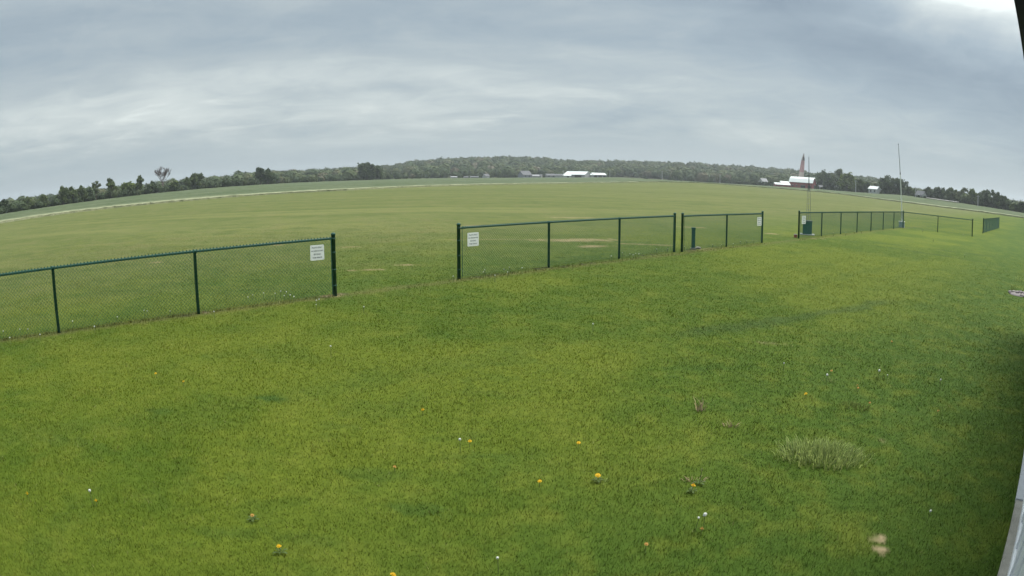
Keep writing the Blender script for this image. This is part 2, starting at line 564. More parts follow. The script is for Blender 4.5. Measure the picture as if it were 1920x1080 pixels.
class MB:
    """collects boxes, tubes and prisms into one mesh"""
    def __init__(self):
        self.V, self.F = [], []

    def add(self, V, F):
        o = len(self.V)
        self.V += [tuple(v) for v in V]
        self.F += [tuple(i + o for i in f) for f in F]
        return self

    def box(self, c, s, bev=0.0, mat=None):
        x, y, z = (k / 2 for k in s)
        if bev <= 0:
            V = [(a * x, b * y, d * z) for a in (-1, 1) for b in (-1, 1) for d in (-1, 1)]
            F = [(0, 1, 3, 2), (4, 6, 7, 5), (0, 4, 5, 1), (2, 3, 7, 6), (0, 2, 6, 4), (1, 5, 7, 3)]
        else:
            bm = bmesh.new()
            bmesh.ops.create_cube(bm, size=1, matrix=Matrix.Diagonal((*s, 1)))
            bmesh.ops.bevel(bm, geom=bm.edges[:] + bm.verts[:], offset=bev, segments=2, affect='EDGES', profile=0.5)
            bm.verts.index_update()
            V = [tuple(v.co) for v in bm.verts]
            F = [tuple(v.index for v in f.verts) for f in bm.faces]
            bm.free()
        M = mat or Matrix.Identity(4)
        return self.add([M @ (Vector(v) + Vector(c)) for v in V], F)

    def tube(self, pts, rad, seg=8, cap=True):
        pts = [Vector(p) for p in pts]
        rad = rad if isinstance(rad, (list, tuple)) else [rad] * len(pts)
        rings, V, F = [], [], []
        for i, p in enumerate(pts):
            d = (pts[min(i + 1, len(pts) - 1)] - pts[max(i - 1, 0)]).normalized()
            a = d.cross(Vector((0, 0, 1)) if abs(d.z) < 0.9 else Vector((1, 0, 0))).normalized()
            b = d.cross(a)
            rings.append(len(V))
            for k in range(seg):
                t = 2 * math.pi * k / seg
                V.append(p + rad[i] * (math.cos(t) * a + math.sin(t) * b))
        for i in range(len(pts) - 1):
            for k in range(seg):
                k2 = (k + 1) % seg
                F.append((rings[i] + k, rings[i] + k2, rings[i + 1] + k2, rings[i + 1] + k))
        if cap:
            F.append(tuple(range(rings[0] + seg - 1, rings[0] - 1, -1)))
            F.append(tuple(range(rings[-1], rings[-1] + seg)))
        return self.add(V, F)

    def lathe(self, prof, seg=12, c=(0, 0, 0)):
        V, F = [], []
        for r, z in prof:
            for k in range(seg):
                t = 2 * math.pi * k / seg
                V.append((c[0] + r * math.cos(t), c[1] + r * math.sin(t), c[2] + z))
        for i in range(len(prof) - 1):
            for k in range(seg):
                k2 = (k + 1) % seg
                F.append((i * seg + k, i * seg + k2, (i + 1) * seg + k2, (i + 1) * seg + k))
        F.append(tuple(range(seg - 1, -1, -1)))
        F.append(tuple(range((len(prof) - 1) * seg, len(prof) * seg)))
        return self.add(V, F)

    def prism(self, poly, x0, x1):
        """polygon in y,z pulled along x"""
        n = len(poly)
        V = [(x0, y, z) for y, z in poly] + [(x1, y, z) for y, z in poly]
        F = [tuple(range(n - 1, -1, -1)), tuple(range(n, 2 * n))]
        F += [(i, (i + 1) % n, n + (i + 1) % n, n + i) for i in range(n)]
        return self.add(V, F)

    def mesh(self, name, smooth=False):
        me = mesh_from(name, self.V, self.F, smooth)
        bm = bmesh.new()
        bm.from_mesh(me)
        bmesh.ops.recalc_face_normals(bm, faces=bm.faces[:])
        bm.to_mesh(me)
        bm.free()
        return me

    def build(self, name, mat, parent=None, loc=None, smooth=False):
        return mesh_obj(name, self.mesh(name, smooth), mat, parent, loc)


# ------------------------------------------------------------------ the ground
def polar_sheet(name, az, radii, zfun, mat, kind='structure'):
    """sheet over a grid of azimuths; radii(a) gives the ring distances"""
    V = []
    nr = len(radii(0.0))
    for a in az:
        rr = radii(a)
        x, y = rr * math.sin(math.radians(a)), rr * math.cos(math.radians(a))
        z = zfun(x, y)
        V.append(np.stack([x, y, z], 1))
    V = np.concatenate(V)
    F = [(i * nr + j, (i + 1) * nr + j, (i + 1) * nr + j + 1, i * nr + j + 1) for i in range(len(az) - 1) for j in range(nr - 1)]
    F = [f[::-1] for f in F]
    me = mesh_from(name, V, F, True)
    o = mesh_obj(name, me, mat)
    o['kind'] = kind
    return o


AZ_ALL = np.concatenate([np.arange(-180, -60, 6), np.arange(-60, 60, 0.4), np.arange(60, 181, 6)])
GROUND_R = np.concatenate([[0.0], np.geomspace(1.5, 640, 420), [700, 800, 950, 1150, 1400, 1700, 2100, 2500]])
_g = polar_sheet('ground', AZ_ALL, lambda a: GROUND_R, lambda x, y: terrain(x, y), turf_material())
_co = np.empty(len(_g.data.vertices) * 3, np.float32)
_g.data.vertices.foreach_get('co', _co)
_tc = turf_colour(_co[0::3], _co[1::3])
_cover = sstep(np.hypot(_co[0::3], _co[1::3]), 6.0, 38.0)      # ground near the camera painted darker, standing in for lens vignetting
_near_dark = _tc * np.array((0.90, 0.90, 0.95))
set_colour(_g.data, _near_dark + (_tc - _near_dark) * _cover[:, None])

# young crop between the mown field and the woods, standing a little proud of it
CROP_T = np.array([0, 0.0, 0.004, 0.012, 0.03, 0.06, 0.1, 0.16, 0.24, 0.33, 0.43, 0.54, 0.66, 0.78, 0.9, 1.0])


def crop_r(a):
    return interp(EDGE, a) + CROP_T * (interp(FAR, a) + 14 - interp(EDGE, a))


_rs = np.random.RandomState(5)


def crop_field():
    az = np.arange(-75, 75.1, 0.35)
    V, E = [], []
    nr = len(CROP_T)
    for a in az:
        rr = crop_r(a)
        jit = _rs.uniform(-0.25, 0.25)
        rr = rr + np.where(CROP_T < 0.02, jit, 0)
        x, y = rr * math.sin(math.radians(a)), rr * math.cos(math.radians(a))
        lift = np.where(np.arange(nr) == 0, -0.05, 0.30 + _rs.uniform(-0.06, 0.06, nr))
        lift[1:4] += _rs.uniform(0.02, 0.08)
        V.append(np.stack([x, y, terrain(x, y) + lift], 1))
        E.append(np.interp(rr - rr[0], [0, 2.0, 5, 11, 18], [1.0, 1.0, 0.9, 0.25, 0.0]))
    V, E = np.concatenate(V), np.concatenate(E)
    F = [(i * nr + j + 1, (i + 1) * nr + j + 1, (i + 1) * nr + j, i * nr + j) for i in range(len(az) - 1) for j in range(nr - 1)]
    me = mesh_from('crop_field', V, F, False)
    at_ = me.attributes.new('edge', 'FLOAT', 'POINT')
    at_.data.foreach_set('value', E.astype(np.float32))
    o = mesh_obj('crop_field', me, crop_material())
    o['kind'] = 'structure'


crop_field()

# wooded hill behind the farms
HILL_TOP = [(-180, 4), (-60, 4), (-47, 4), (-35, 6), (-22, 9), (-16, 10), (-11, 12.5), (-7.2, 18), (-2.7, 23.5), (0, 22.5), (6.3, 16), (11, 17), (15.5, 18.5), (22, 17), (26, 15.5), (30, 14), (38, 8), (47, 5), (60, 4), (180, 4)]
HILL_R = 1050.0


def hill_z(x, y):
    x, y = np.asarray(x, float), np.asarray(y, float)
    r = np.hypot(x, y)
    a = np.degrees(np.arctan2(x, y))
    d0 = interp(FAR, a) + 40
    t = np.clip((r - d0) / (HILL_R - d0), 0, 1)
    t2 = np.clip((r - HILL_R) / 900, 0, 1)
    s = t * t * (3 - 2 * t)
    return terrain(x, y) + interp(HILL_TOP, a) * s * (1 - t2 * t2 * (3 - 2 * t2)) - 0.6 * (1 - np.clip(t * 30, 0, 1)) - 0.6 * np.clip(t2 * 5 - 4, 0, 1)


polar_sheet('hill', np.arange(-60, 60.1, 1.0), lambda a: np.linspace(float(interp(FAR, a)) + 40, 1950, 40), hill_z, principled('woodland_floor', (0.055, 0.06, 0.028), 0.95, 0.05, vary=0.35, vscale=0.05))


# ------------------------------------------------------------------ turf blades near the camera
FENCE_RUNS = []       # filled below, used for the uncut grass under the wires
def P2(px, py):
    v = on_lawn(px, py)
    return Vector((v.x, v.y, 0))


def blades():
    R = np.random.RandomState(11)
    half = math.radians(56)
    # number falls off with distance roughly as the picture does
    def ring(n, r0, r1, p):
        u = R.rand(n)
        e = 2 - p
        r = (r0 ** e + u * (r1 ** e - r0 ** e)) ** (1 / e)
        a = R.uniform(-half, half, n)
        return r, a
    r, a = ring(780000, 2.6, 42.0, 1.7)
    keep = R.rand(len(r)) < np.clip((46 - r) / 14, 0, 1)
    r, a = r[keep], a[keep]
    x, y = r * np.sin(a), r * np.cos(a)
    sb = x * NB.x + y * NB.y
    keep = sb < 0.30 + 0.025 * R.randn(len(sb))
    for (px, py, aa, bb, ang, k) in WORN[13:15]:
        c = on_lawn(px, py)
        keep &= (np.hypot(x - c.x, y - c.y) > aa * 0.8) | (R.rand(len(x)) < 0.12)
    x, y, r = x[keep], y[keep], r[keep]
    n = len(x)
    clump = (np.sin(x * 3.1 + 1.7 * np.sin(y * 2.3)) * np.sin(y * 2.7 + 1.3 * np.sin(x * 1.9)) + 1) / 2
    h = R.uniform(0.013, 0.030, n) * (0.85 + 0.4 * clump) * np.clip(1.0 - (r - 10) / 40, 0.25, 1)
    # uncut fringe along the fences and the building
    s = (x - FENCE_O.x) * NF.x + (y - FENCE_O.y) * NF.y
    fr = np.exp(-(s / 0.10) ** 2) * (((x < -3.5) | ((x > -1.3) & (x < 10.2)) | (x > 13)))
    h *= 1 + fr * R.uniform(0.3, 2.6, n)
    sb = x * NB.x + y * NB.y
    h *= 1 + np.exp(-((sb - 0.28) / 0.06) ** 2) * R.uniform(0, 1.4, n)
    tall = R.rand(n) < 0.01
    h[tall] *= R.uniform(1.3, 2.0, tall.sum())
    w = np.maximum(0.0034, 0.00088 * r) * np.exp(R.normal(0, 0.32, n))
    phi = R.uniform(0, 2 * math.pi, n)
    lean = np.abs(R.randn(n)) * 0.55 * h
    la = R.uniform(0, 2 * math.pi, n)
    bx, by = np.cos(phi) * w / 2, np.sin(phi) * w / 2
    z0 = terrain(x, y) - 0.003
    V = np.empty((n, 3, 3), np.float32)
    V[:, 0] = np.stack([x - bx, y - by, z0], 1)
    V[:, 1] = np.stack([x + bx, y + by, z0], 1)
    V[:, 2] = np.stack([x + lean * np.cos(la), y + lean * np.sin(la), z0 + h], 1)
    col = turf_colour(x, y)
    k = np.exp(R.normal(0.03, 0.19, n))[:, None] * np.array([1.0, 1.0, 1.0]) * np.exp(R.normal(0, 0.07, (n, 3)))
    col = col * k
    straw = R.rand(n) < 0.016 + 0.10 * fr
    col[straw] = col[straw] * 0.4 + np.array((0.32, 0.30, 0.14)) * R.uniform(0.4, 1.0, (straw.sum(), 1))
    me = tri_mesh('grass', V)
    set_colour(me, np.repeat(col, 3, axis=0))
    o = mesh_obj('grass', me, blade_material())
    tag(o, 'short mown green lawn grass in front of and around the fences', 'grass', kind='stuff')


blades()

# ------------------------------------------------------------------ clubhouse edge beside the camera
M_white = principled('white_steel_siding', (0.74, 0.75, 0.77), 0.45, 0.4, vary=0.06, vscale=3, bump=0.1)
M_trim = principled('dark_trim', (0.020, 0.014, 0.036), 0.6, 0.2, vary=0.2, vscale=6)
M_soffit = principled('grey_soffit', (0.055, 0.058, 0.056), 0.6, 0.3, vary=0.1, vscale=5)
M_conc_old = principled('weathered_concrete', (0.30, 0.285, 0.25), 0.9, 0.15, vary=0.22, vscale=9, bump=0.6, bscale=60)
M_conc_new = principled('pale_concrete', (0.43, 0.44, 0.46), 0.85, 0.2, vary=0.1, vscale=12, bump=0.4, bscale=80)
M_roof_metal = principled('grey_roof_steel', (0.33, 0.34, 0.36), 0.45, 0.4, vary=0.06)


def clubhouse():
    ang = math.atan2(DB.y, DB.x)
    root = empty('clubhouse', NB * 0.41, ang)          # local x along the wall, local -y into the building, z up
    tag(root, 'white steel-sided clubhouse with dark eave trim, only its edge in view', 'building')
    eave = CAM_H + 0.25
    wall = MB().box((3.0, -3.0, 1.22), (22.0, 6.0, 2.75 - 0.0)).build('wall', M_white, root)
    k = 0
    for i in range(49):                                   # ribs of the steel sheets, below the eave
        MB().prism([(0.0, 0.10), (0.018, 0.10), (0.018, eave - 0.02), (0.0, eave - 0.02)], -7.8 + i * 0.45, -7.8 + i * 0.45 + 0.03).build('siding_rib', M_white, wall)
    MB().box((3.0, 0.012, 0.06), (22.0, 0.022, 0.075)).build('base_trim', M_white, wall)
    # eave: soffit boards, dark fascia, roof above
    MB().box((3.0, 0.185, eave + 0.012), (22.4, 0.366, 0.02)).build('soffit', M_soffit, root)
    MB().box((3.0, 0.391, eave + 0.06), (22.4, 0.044, 0.13)).build('fascia', M_trim, root)
    MB().prism([(0.41, eave + 0.128), (0.41, eave + 0.16), (-3.0, eave + 1.5), (-6.45, eave + 0.16), (-6.45, eave + 0.128)], -8.4, 14.4).build('roof', M_roof_metal, root)
    # concrete footing ledge, cast in two pours
    pave = empty('pavement', (0, 0, 0))
    pave['kind'] = 'structure'
    pave.location = NB * 0.41
    pave.rotation_euler = (0, 0, ang)
    MB().box((0.0, 0.053, 0.0), (10.69, 0.102, 0.06), 0.006).build('slab', M_conc_old, pave)
    MB().box((9.7, 0.055, 0.004), (8.66, 0.106, 0.06), 0.006).build('slab', M_conc_new, pave)


clubhouse()

# gravel-edged bed at the clubhouse corner
def gravel_bed():
    R = random.Random(4)
    c = P2(1913, 553)
    root = empty('gravel_mound', c)
    tag(root, 'low pinkish heap of stones in the grass beside the clubhouse', 'stones')
    M = [principled('pink_stone', (0.22, 0.19, 0.19), 0.85, 0.2, vary=0.25, vscale=20, bump=0.5), principled('pale_stone', (0.30, 0.27, 0.25), 0.85, 0.2, vary=0.2, vscale=20, bump=0.5)]
    MB().lathe([(0.44, -0.02), (0.4, 0.02), (0.3, 0.04), (0.14, 0.055), (0.02, 0.06)], 14).build('bed', M[0], root, smooth=True)
    for i in range(60):
        a, rr = R.uniform(0, 6.28), 0.46 * math.sqrt(R.random())
        s = R.uniform(0.03, 0.075)
        bm = bmesh.new()
        bmesh.ops.create_icosphere(bm, subdivisions=1, radius=s)
        for v in bm.verts:
            v.co *= R.uniform(0.75, 1.15)
            v.co.z *= 0.6
        me = bpy.data.meshes.new('stone')
        bm.to_mesh(me)
        bm.free()
        mesh_obj('stone', me, M[i % 2], root, (rr * math.cos(a), rr * math.sin(a), 0.02 + 0.07 * max(0, 1 - rr / 0.5)))


gravel_bed()

# ------------------------------------------------------------------ chain-link fences
M_green = principled('green_vinyl', (0.010, 0.068, 0.046), 0.42, 0.45, vary=0.2, vscale=12)
M_wire = principled('green_wire', (0.026, 0.105, 0.085), 0.5, 0.4)
BAY = 3.0
RAIL_Z = 1.185
MESH_TOP = 1.245


def wire_mesh():
    """one bay of diamond wire, pickets zigzagging between neighbours, 3-sided wire"""
    p = BAY / 84
    rad = 0.0024
    zs = np.arange(0.05, MESH_TOP, p)
    V, F = [], []
    for k in range(84):
        ring0 = len(V)
        for j, z in enumerate(zs):
            x = (k + ((j + k) % 2)) * p
            yo = 0.004 * (1 if (j + k) % 2 else -1)
            for t in (90, 210, 330):
                V.append((x + rad * 1.2 * math.cos(math.radians(t)), yo + rad * 1.2 * math.sin(math.radians(t)), z))
        for j in range(len(zs) - 1):
            a, b = ring0 + 3 * j, ring0 + 3 * j + 3
            for i in range(3):
                i2 = (i + 1) % 3
                F.append((a + i, a + i2, b + i2, b + i))
    for k in range(0, 84, 2):            # twisted wire ends standing above the rail
        x, b = (k + 1) * p, len(V)
        for z, q in ((1.17, 0.011), (1.232, 0.009)):
            for t in (90, 210, 330):
                V.append((x + q * math.cos(math.radians(t)), -0.004 + q * math.sin(math.radians(t)), z))
        F += [(b, b + 1, b + 4, b + 3), (b + 1, b + 2, b + 5, b + 4), (b + 2, b, b + 3, b + 5), (b + 3, b + 4, b + 5)]
    me = mesh_from('chain_link_mesh', V, F)
    me.materials.append(M_wire)
    return me


WIRE = wire_mesh()


def post_mesh(r, h, terminal):
    m = MB()
    if terminal:
        m.lathe([(r, -0.05), (r, h - 0.05), (r + 0.006, h - 0.05), (r + 0.006, h - 0.02), (r * 0.8, h - 0.004), (r * 0.3, h + 0.004)], 14)
    else:
        m.lathe([(r, -0.05), (r, h - 0.07), (r + 0.004, h - 0.07), (r + 0.004, h - 0.04), (r * 0.6, h - 0.015)], 12)
        m.tube([(-0.035, 0, RAIL_Z), (0.035, 0, RAIL_Z)], 0.032, 10)
    return m.mesh('post', True)


POST_T = post_mesh(0.043, 1.30, True)
POST_L = post_mesh(0.0335, 1.235, False)
BAND = MB().lathe([(0.048, -0.011), (0.048, 0.011)], 12).mesh('brace_band', True)
BAND.materials.append(M_green)
for _me in (POST_T, POST_L):
    _me.materials.append(M_green)


def fence(label, runs):
    """runs: list of (start, end, number of bays); consecutive runs share a corner post"""
    root = empty('chain_link_fence', (runs[0][0].x, runs[0][0].y, 0))
    tag(root, label, 'fence', 'green chain-link fences along the field')
    O = Vector((runs[0][0].x, runs[0][0].y, 0))
    for ri, (A, B, nb) in enumerate(runs):
        d = (B - A).normalized()
        ang = math.atan2(d.y, d.x)
        L = (B - A).length / nb
        side = Vector((d.y, -d.x, 0))
        if side.dot(-A) < 0:
            side = -side
        for i in range(nb + 1):
            if ri and i == 0:
                continue
            term = i in (0, nb)
            p = A + d * L * i - O
            po = mesh_obj('post', POST_T if term else POST_L, None, root, p)
            po.rotation_euler = (0, 0, ang)
            if term:
                for zz in (0.22, 0.55, 0.9, RAIL_Z):
                    mesh_obj('brace_band', BAND, None, po, (0, 0, zz))
        rail = MB().tube([A + d * 0.03 - O + Vector((0, 0, RAIL_Z)), B - d * 0.03 - O + Vector((0, 0, RAIL_Z))], 0.0255, 10).build('top_rail', M_green, root)
        for e, sg in ((A, 1), (B, -1)):
            q = e + d * 0.07 * sg - O + side * 0.036
            MB().box((0, 0, 0.63), (0.018, 0.006, 1.16)).build('tension_bar', M_green, root, q).rotation_euler = (0, 0, ang)
        for i in range(nb):
            a0 = 0.06 if i == 0 else 0.0
            a1 = 0.06 if i == nb - 1 else 0.0
            w = mesh_obj('chain_link_mesh', WIRE, None, root, A + d * (L * i + a0) - O + side * 0.034)
            w.rotation_euler = (0, 0, ang)
            w.scale = ((L - a0 - a1) / BAY, 1, 1)
    return root


def fp(s):
    return FENCE_O + DF * s


S0 = 0.0
LA, LB = fp(-4 * 3.05), fp(0.0)
MA, MBp = P2(860.7, 522.9), P2(1263.8, 472.3)
NA, NBp = P2(1278.4, 472.0), P2(1428.3, 455.2)
QA, QB, QC = P2(1497.2, 447.1), Vector((29.1, 41.9, 0)), Vector((33.2, 37.25, 0))
FA, FB = P2(1842.9, 437.5), P2(1872.8, 428.0)
fence('green chain-link fence at the left, running out of the frame', [(LA, LB, 4)])
fence('three-bay green chain-link fence panel in the middle, a sign by its left post', [(MA, MBp, 3)])
fence('two-bay green chain-link fence with a green box just behind it', [(NA, NBp, 2)])
fence('long green chain-link fence that turns a corner beside the white pole', [(QA, QB, 7), (QB, QC, 2)])
fence('farthest green chain-link fence, short and seen almost edge-on', [(FA, FB, 6)])

# ------------------------------------------------------------------ signs on the fences
M_signw = principled('white_sign_enamel', (0.78, 0.79, 0.78), 0.4, 0.4, vary=0.04)
M_letter = principled('sign_lettering', (0.04, 0.045, 0.06), 0.6, 0.3)


def text_mesh(body, size):
    cu = bpy.data.curves.new('lettering', 'FONT')
    cu.body = body
    cu.size = size
    cu.align_x = 'CENTER'
    cu.align_y = 'CENTER'
    cu.extrude = 0.0006
    o = bpy.data.objects.new('lettering', cu)
    COL.objects.link(o)
    dg = bpy.context.evaluated_depsgraph_get()
    me = bpy.data.meshes.new_from_object(o.evaluated_get(dg))
    bpy.data.objects.remove(o)
    me.name = 'lettering'
    return me


LINES = ['PILOTS ONLY', 'NO SPECTATORS', 'BEYOND', 'THIS FENCE']
TEXT = [text_mesh(t, 0.052) for t in LINES]
for _me in TEXT:
    _me.materials.append(M_letter)


def sign(A, B, px0, px1, pyt, pyb, label):
    """white panel wired to the fence from A to B, between pixel columns px0 and px1"""
    d = (B - A).normalized()
    n = Vector((d.y, -d.x, 0))
    if n.dot(-A) < 0:
        n = -n
    p0 = A + n * 0.045
    pm = (pyt + pyb) / 2
    a, b = on_plane(px0, pm, p0, n), on_plane(px1, pm, p0, n)
    pc = (px0 + px1) / 2
    top, bot = on_plane(pc, pyt, p0, n), on_plane(pc, pyb, p0, n)
    w, h = (b - a).length, top.z - bot.z
    c = (a + b) / 2
    root = empty('sign', (c.x, c.y, bot.z))
    ax = d if d.cross(Vector((0, 0, 1))).dot(n) > 0 else -d
    root.rotation_euler = (0, 0, math.atan2(ax.y, ax.x))
    tag(root, label, 'sign', 'white notices on the fences')
    r = 0.02
    poly = []
    for cx, cz, a0 in ((w / 2 - r, r, -90), (w / 2 - r, h - r, 0), (-w / 2 + r, h - r, 90), (-w / 2 + r, r, 180)):
        for k in range(5):
            t = math.radians(a0 + k * 22.5)
            poly.append((cx + r * math.cos(t), cz + r * math.sin(t)))
    V = [(x, -0.0015, z) for x, z in poly] + [(x, 0.0015, z) for x, z in poly]
    k = len(poly)
    F = [tuple(range(k)), tuple(range(2 * k - 1, k - 1, -1))] + [(i, k + i, k + (i + 1) % k, (i + 1) % k) for i in range(k)]
    mesh_obj('panel', mesh_from('panel', V, F), M_signw, root)
    for i, me in enumerate(TEXT):
        t = mesh_obj('lettering', me, None, root, (0, -0.003, h * (0.83 - 0.22 * i)))
        t.rotation_euler = (math.radians(90), 0, 0)
        wd = max(v.co.x for v in me.vertices) - min(v.co.x for v in me.vertices)
        want = (0.74, 0.84, 0.5, 0.70)[i] * w
        s = want / wd
        t.scale = (s, min(s, h * 0.12 / 0.036) if s < 1.4 else 1.2, 1)
    for sx in (-1, 1):
        for zz in (0.02, h - 0.02):
            MB().tube([(sx * (w / 2 - 0.02), -0.004, zz), (sx * (w / 2 - 0.02), 0.03, zz)], 0.004, 6).build('wire_tie', M_wire, root)


sign(LA, LB, 581.8, 607.6, 459.3, 487.9, 'white four-line notice near the end post of the left fence')
sign(MA, MBp, 876.6, 897.6, 436.0, 461.4, 'white four-line notice by the left post of the middle three-bay fence')
sign(NA, NBp, 1419.8, 1427.8, 407.3, 423.2, 'white notice at the right end of the two-bay fence')
sign(QA, QB, 1503.6, 1510.6, 404.8, 419.8, 'white notice at the start of the long fence, before the green cabinet')

# ------------------------------------------------------------------ green box behind the two-bay fence
M_box = principled('green_plastic', (0.012, 0.075, 0.058), 0.5, 0.35, vary=0.2, vscale=5)


def facing(p):
    """rotation that turns a thing's local -y towards the camera"""
    return math.atan2(p.y, p.x) - math.pi / 2


def green_post_box():
    p = P2(1299.5, 467.5)
    root = empty('pedestal_box', p, facing(p))
    tag(root, 'narrow upright green box behind the two-bay fence', 'utility box')
    dist = p.length
    h = CAM_H + dist * math.tan(math.radians(az_el(1302, 426.5)[1]))
    MB().box((0, 0, h * 0.5 - 0.01), (0.135, 0.13, h - 0.06), 0.008).build('body', M_box, root)
    MB().box((0, 0, h - 0.035), (0.16, 0.155, 0.07), 0.012).build('cap', M_box, root)
    MB().box((0, 0, 0.03), (0.19, 0.19, 0.06), 0.01).build('base', M_conc_old, root)
    MB().box((0.045, -0.067, h * 0.55), (0.018, 0.012, 0.05), 0.003).build('latch', M_wire, root)
    c = P2(1309, 466.5)
    s = empty('flat_stone', c, 0.4)
    tag(s, 'small pale stone on the ground beside the narrow green box', 'stone')
    bm = bmesh.new()
    bmesh.ops.create_icosphere(bm, subdivisions=2, radius=0.11)
    R = random.Random(3)
    for v in bm.verts:
        v.co *= R.uniform(0.85, 1.1)
        v.co.z *= 0.5
    me = bpy.data.meshes.new('stone')
    bm.to_mesh(me)
    bm.free()
    mesh_obj('block', me, principled('pale_stone', (0.5, 0.46, 0.42), 0.85), s, (0, 0, 0.03))


green_post_box()

# ------------------------------------------------------------------ green cabinet with the instrument mast
M_mast = principled('galvanised_steel', (0.20, 0.205, 0.215), 0.5, 0.5, 0.4, vary=0.15, vscale=4)
M_darkpole = principled('dark_pole', (0.055, 0.06, 0.07), 0.5, 0.4, vary=0.15)


def cabinet_and_mast():
    p = P2(1513.5, 440.5)
    dist = p.length
    root = empty('equipment_cabinet', p, facing(p))
    tag(root, 'squat dark green cabinet behind the start of the long fence', 'cabinet')
    w = 18.5 / 1269.6 * dist * 1.02
    h = height_at(1514, 413.5, dist)
    MB().box((0, 0.22, h * 0.5 + 0.0), (w, 0.46, h - 0.05), 0.012).build('body', M_box, root)
    MB().box((0, 0.22, h - 0.035), (w + 0.04, 0.50, 0.06), 0.015).build('lid', principled('grey_lid', (0.07, 0.085, 0.085), 0.6), root)
    for sx in (-1, 1):
        door = MB().box((sx * w * 0.245, -0.016, h * 0.48), (w * 0.47, 0.014, h * 0.80), 0.004).build('door', M_box, root)
        MB().box((-sx * 0.0 + sx * 0.03, -0.032, h * 0.52), (0.02, 0.018, 0.09), 0.004).build('handle', M_wire, door)
    MB().box((0, 0.22, 0.02), (w + 0.3, 0.75, 0.04), 0.008).build('plinth', M_conc_new, root)
    # three-legged mast behind it
    q = p + Vector((p.x, p.y, 0)).normalized() * 1.0
    dq = q.length
    q = at(1516.0, dq, 400)
    q.z = 0
    top = height_at(1513.8, 294, dq)
    mid = height_at(1515, 348, dq)
    t = empty('instrument_mast', q, facing(q))
    tag(t, 'tall thin mast on three slender legs rising behind the green cabinet', 'mast')
    MB().tube([(0, 0, mid - 0.25), (0, 0, mid + 0.1), (0, 0, top)], [0.026, 0.024, 0.013], 8).build('pole', M_darkpole, t)
    for k in range(3):
        a = math.radians(30 + 120 * k)
        e = Vector((0.14 * math.cos(a), 0.14 * math.sin(a), 0))
        MB().tube([e, Vector((0.10 * math.cos(a), 0.10 * math.sin(a), mid - 0.35)), Vector((0.02 * math.cos(a), 0.02 * math.sin(a), mid + 0.05))], 0.011, 6).build('leg', M_mast, t)
    for j in range(7):
        zz = 0.3 + j * (mid - 0.6) / 6
        rr = 0.14 - 0.04 * zz / mid
        pts = [Vector((rr * math.cos(math.radians(30 + 120 * k)), rr * math.sin(math.radians(30 + 120 * k)), zz)) for k in (0, 1, 2, 0)]
        m = MB()
        for u, v in zip(pts, pts[1:]):
            m.tube([u, v], 0.005, 5)
        m.build('brace', M_mast, t)
    m = MB().tube([(0, 0, top), (0, 0, top + 0.10)], [0.004, 0.002], 6)
    m.build('tip_rod', M_darkpole, t)


cabinet_and_mast()


def small_marker():
    p = P2(1491.5, 445.5)
    root = empty('marker_block', p, facing(p) + 0.3)
    tag(root, 'tiny reddish brick left of the first post of the long fence', 'brick')
    MB().box((0, 0, 0.07), (0.16, 0.10, 0.15), 0.008).build('brick_body', principled('red_brick', (0.28, 0.12, 0.09), 0.9, vary=0.3, vscale=20), root)
    MB().box((0, 0, 0.153), (0.165, 0.105, 0.018), 0.005).build('mortar_cap', M_conc_new, root)


small_marker()

# ------------------------------------------------------------------ leaning white pole with its base box
def white_pole():
    p = P2(1690.5, 426.2)
    dist = p.length
    rz = facing(p)
    base = empty('base_box', p, rz)
    tag(base, 'pale grey box at the foot of the leaning white pole', 'box')
    MB().box((0, 0, 0.20), (0.50, 0.42, 0.42), 0.02).build('body', principled('pale_grey_plastic', (0.50, 0.56, 0.62), 0.55, vary=0.08), base)
    MB().box((0, 0, 0.43), (0.56, 0.48, 0.06), 0.02).build('lid', M_signw, base)
    for sx in (-1, 1):
        MB().box((sx * 0.12, -0.222, 0.2), (0.03, 0.016, 0.30), 0.004).build('rib', principled('pale_grey_plastic', (0.50, 0.56, 0.62), 0.55), base)
    r = Vector((p.y, -p.x, 0)).normalized()       # to the right as seen from the lawn
    top_z = height_at(1684.3, 271, dist)
    dx = dist * math.radians(az_el(1684.3, 271)[0] - az_el(1691.2, 416)[0])
    t = empty('antenna_pole', p + Vector((0, 0, 0)), 0)
    tag(t, 'tall thin white pole leaning left beside the fence corner', 'pole')
    foot = r * (dist * math.radians(az_el(1691.2, 416)[0] - az_el(1690.5, 426)[0])) + Vector((0, 0, 0.46))
    tip = foot + r * dx + Vector((0, 0, top_z - 0.46))
    f = lambda k: foot + (tip - foot) * k
    MB().tube([f(0), f(0.32), f(0.62)], [0.048, 0.045, 0.038], 10).build('lower_tube', principled('white_fibreglass', (0.72, 0.72, 0.70), 0.5), t)
    MB().tube([f(0.62), f(0.8), f(1.0)], [0.032, 0.028, 0.022], 8).build('upper_tube', principled('grey_fibreglass', (0.30, 0.32, 0.34), 0.5), t)
    MB().tube([f(0.605), f(0.635)], 0.046, 8).build('coupling', M_mast, t)
    MB().tube([f(0.995), f(1.012)], 0.026, 8).build('end_cap', M_darkpole, t)


white_pole()

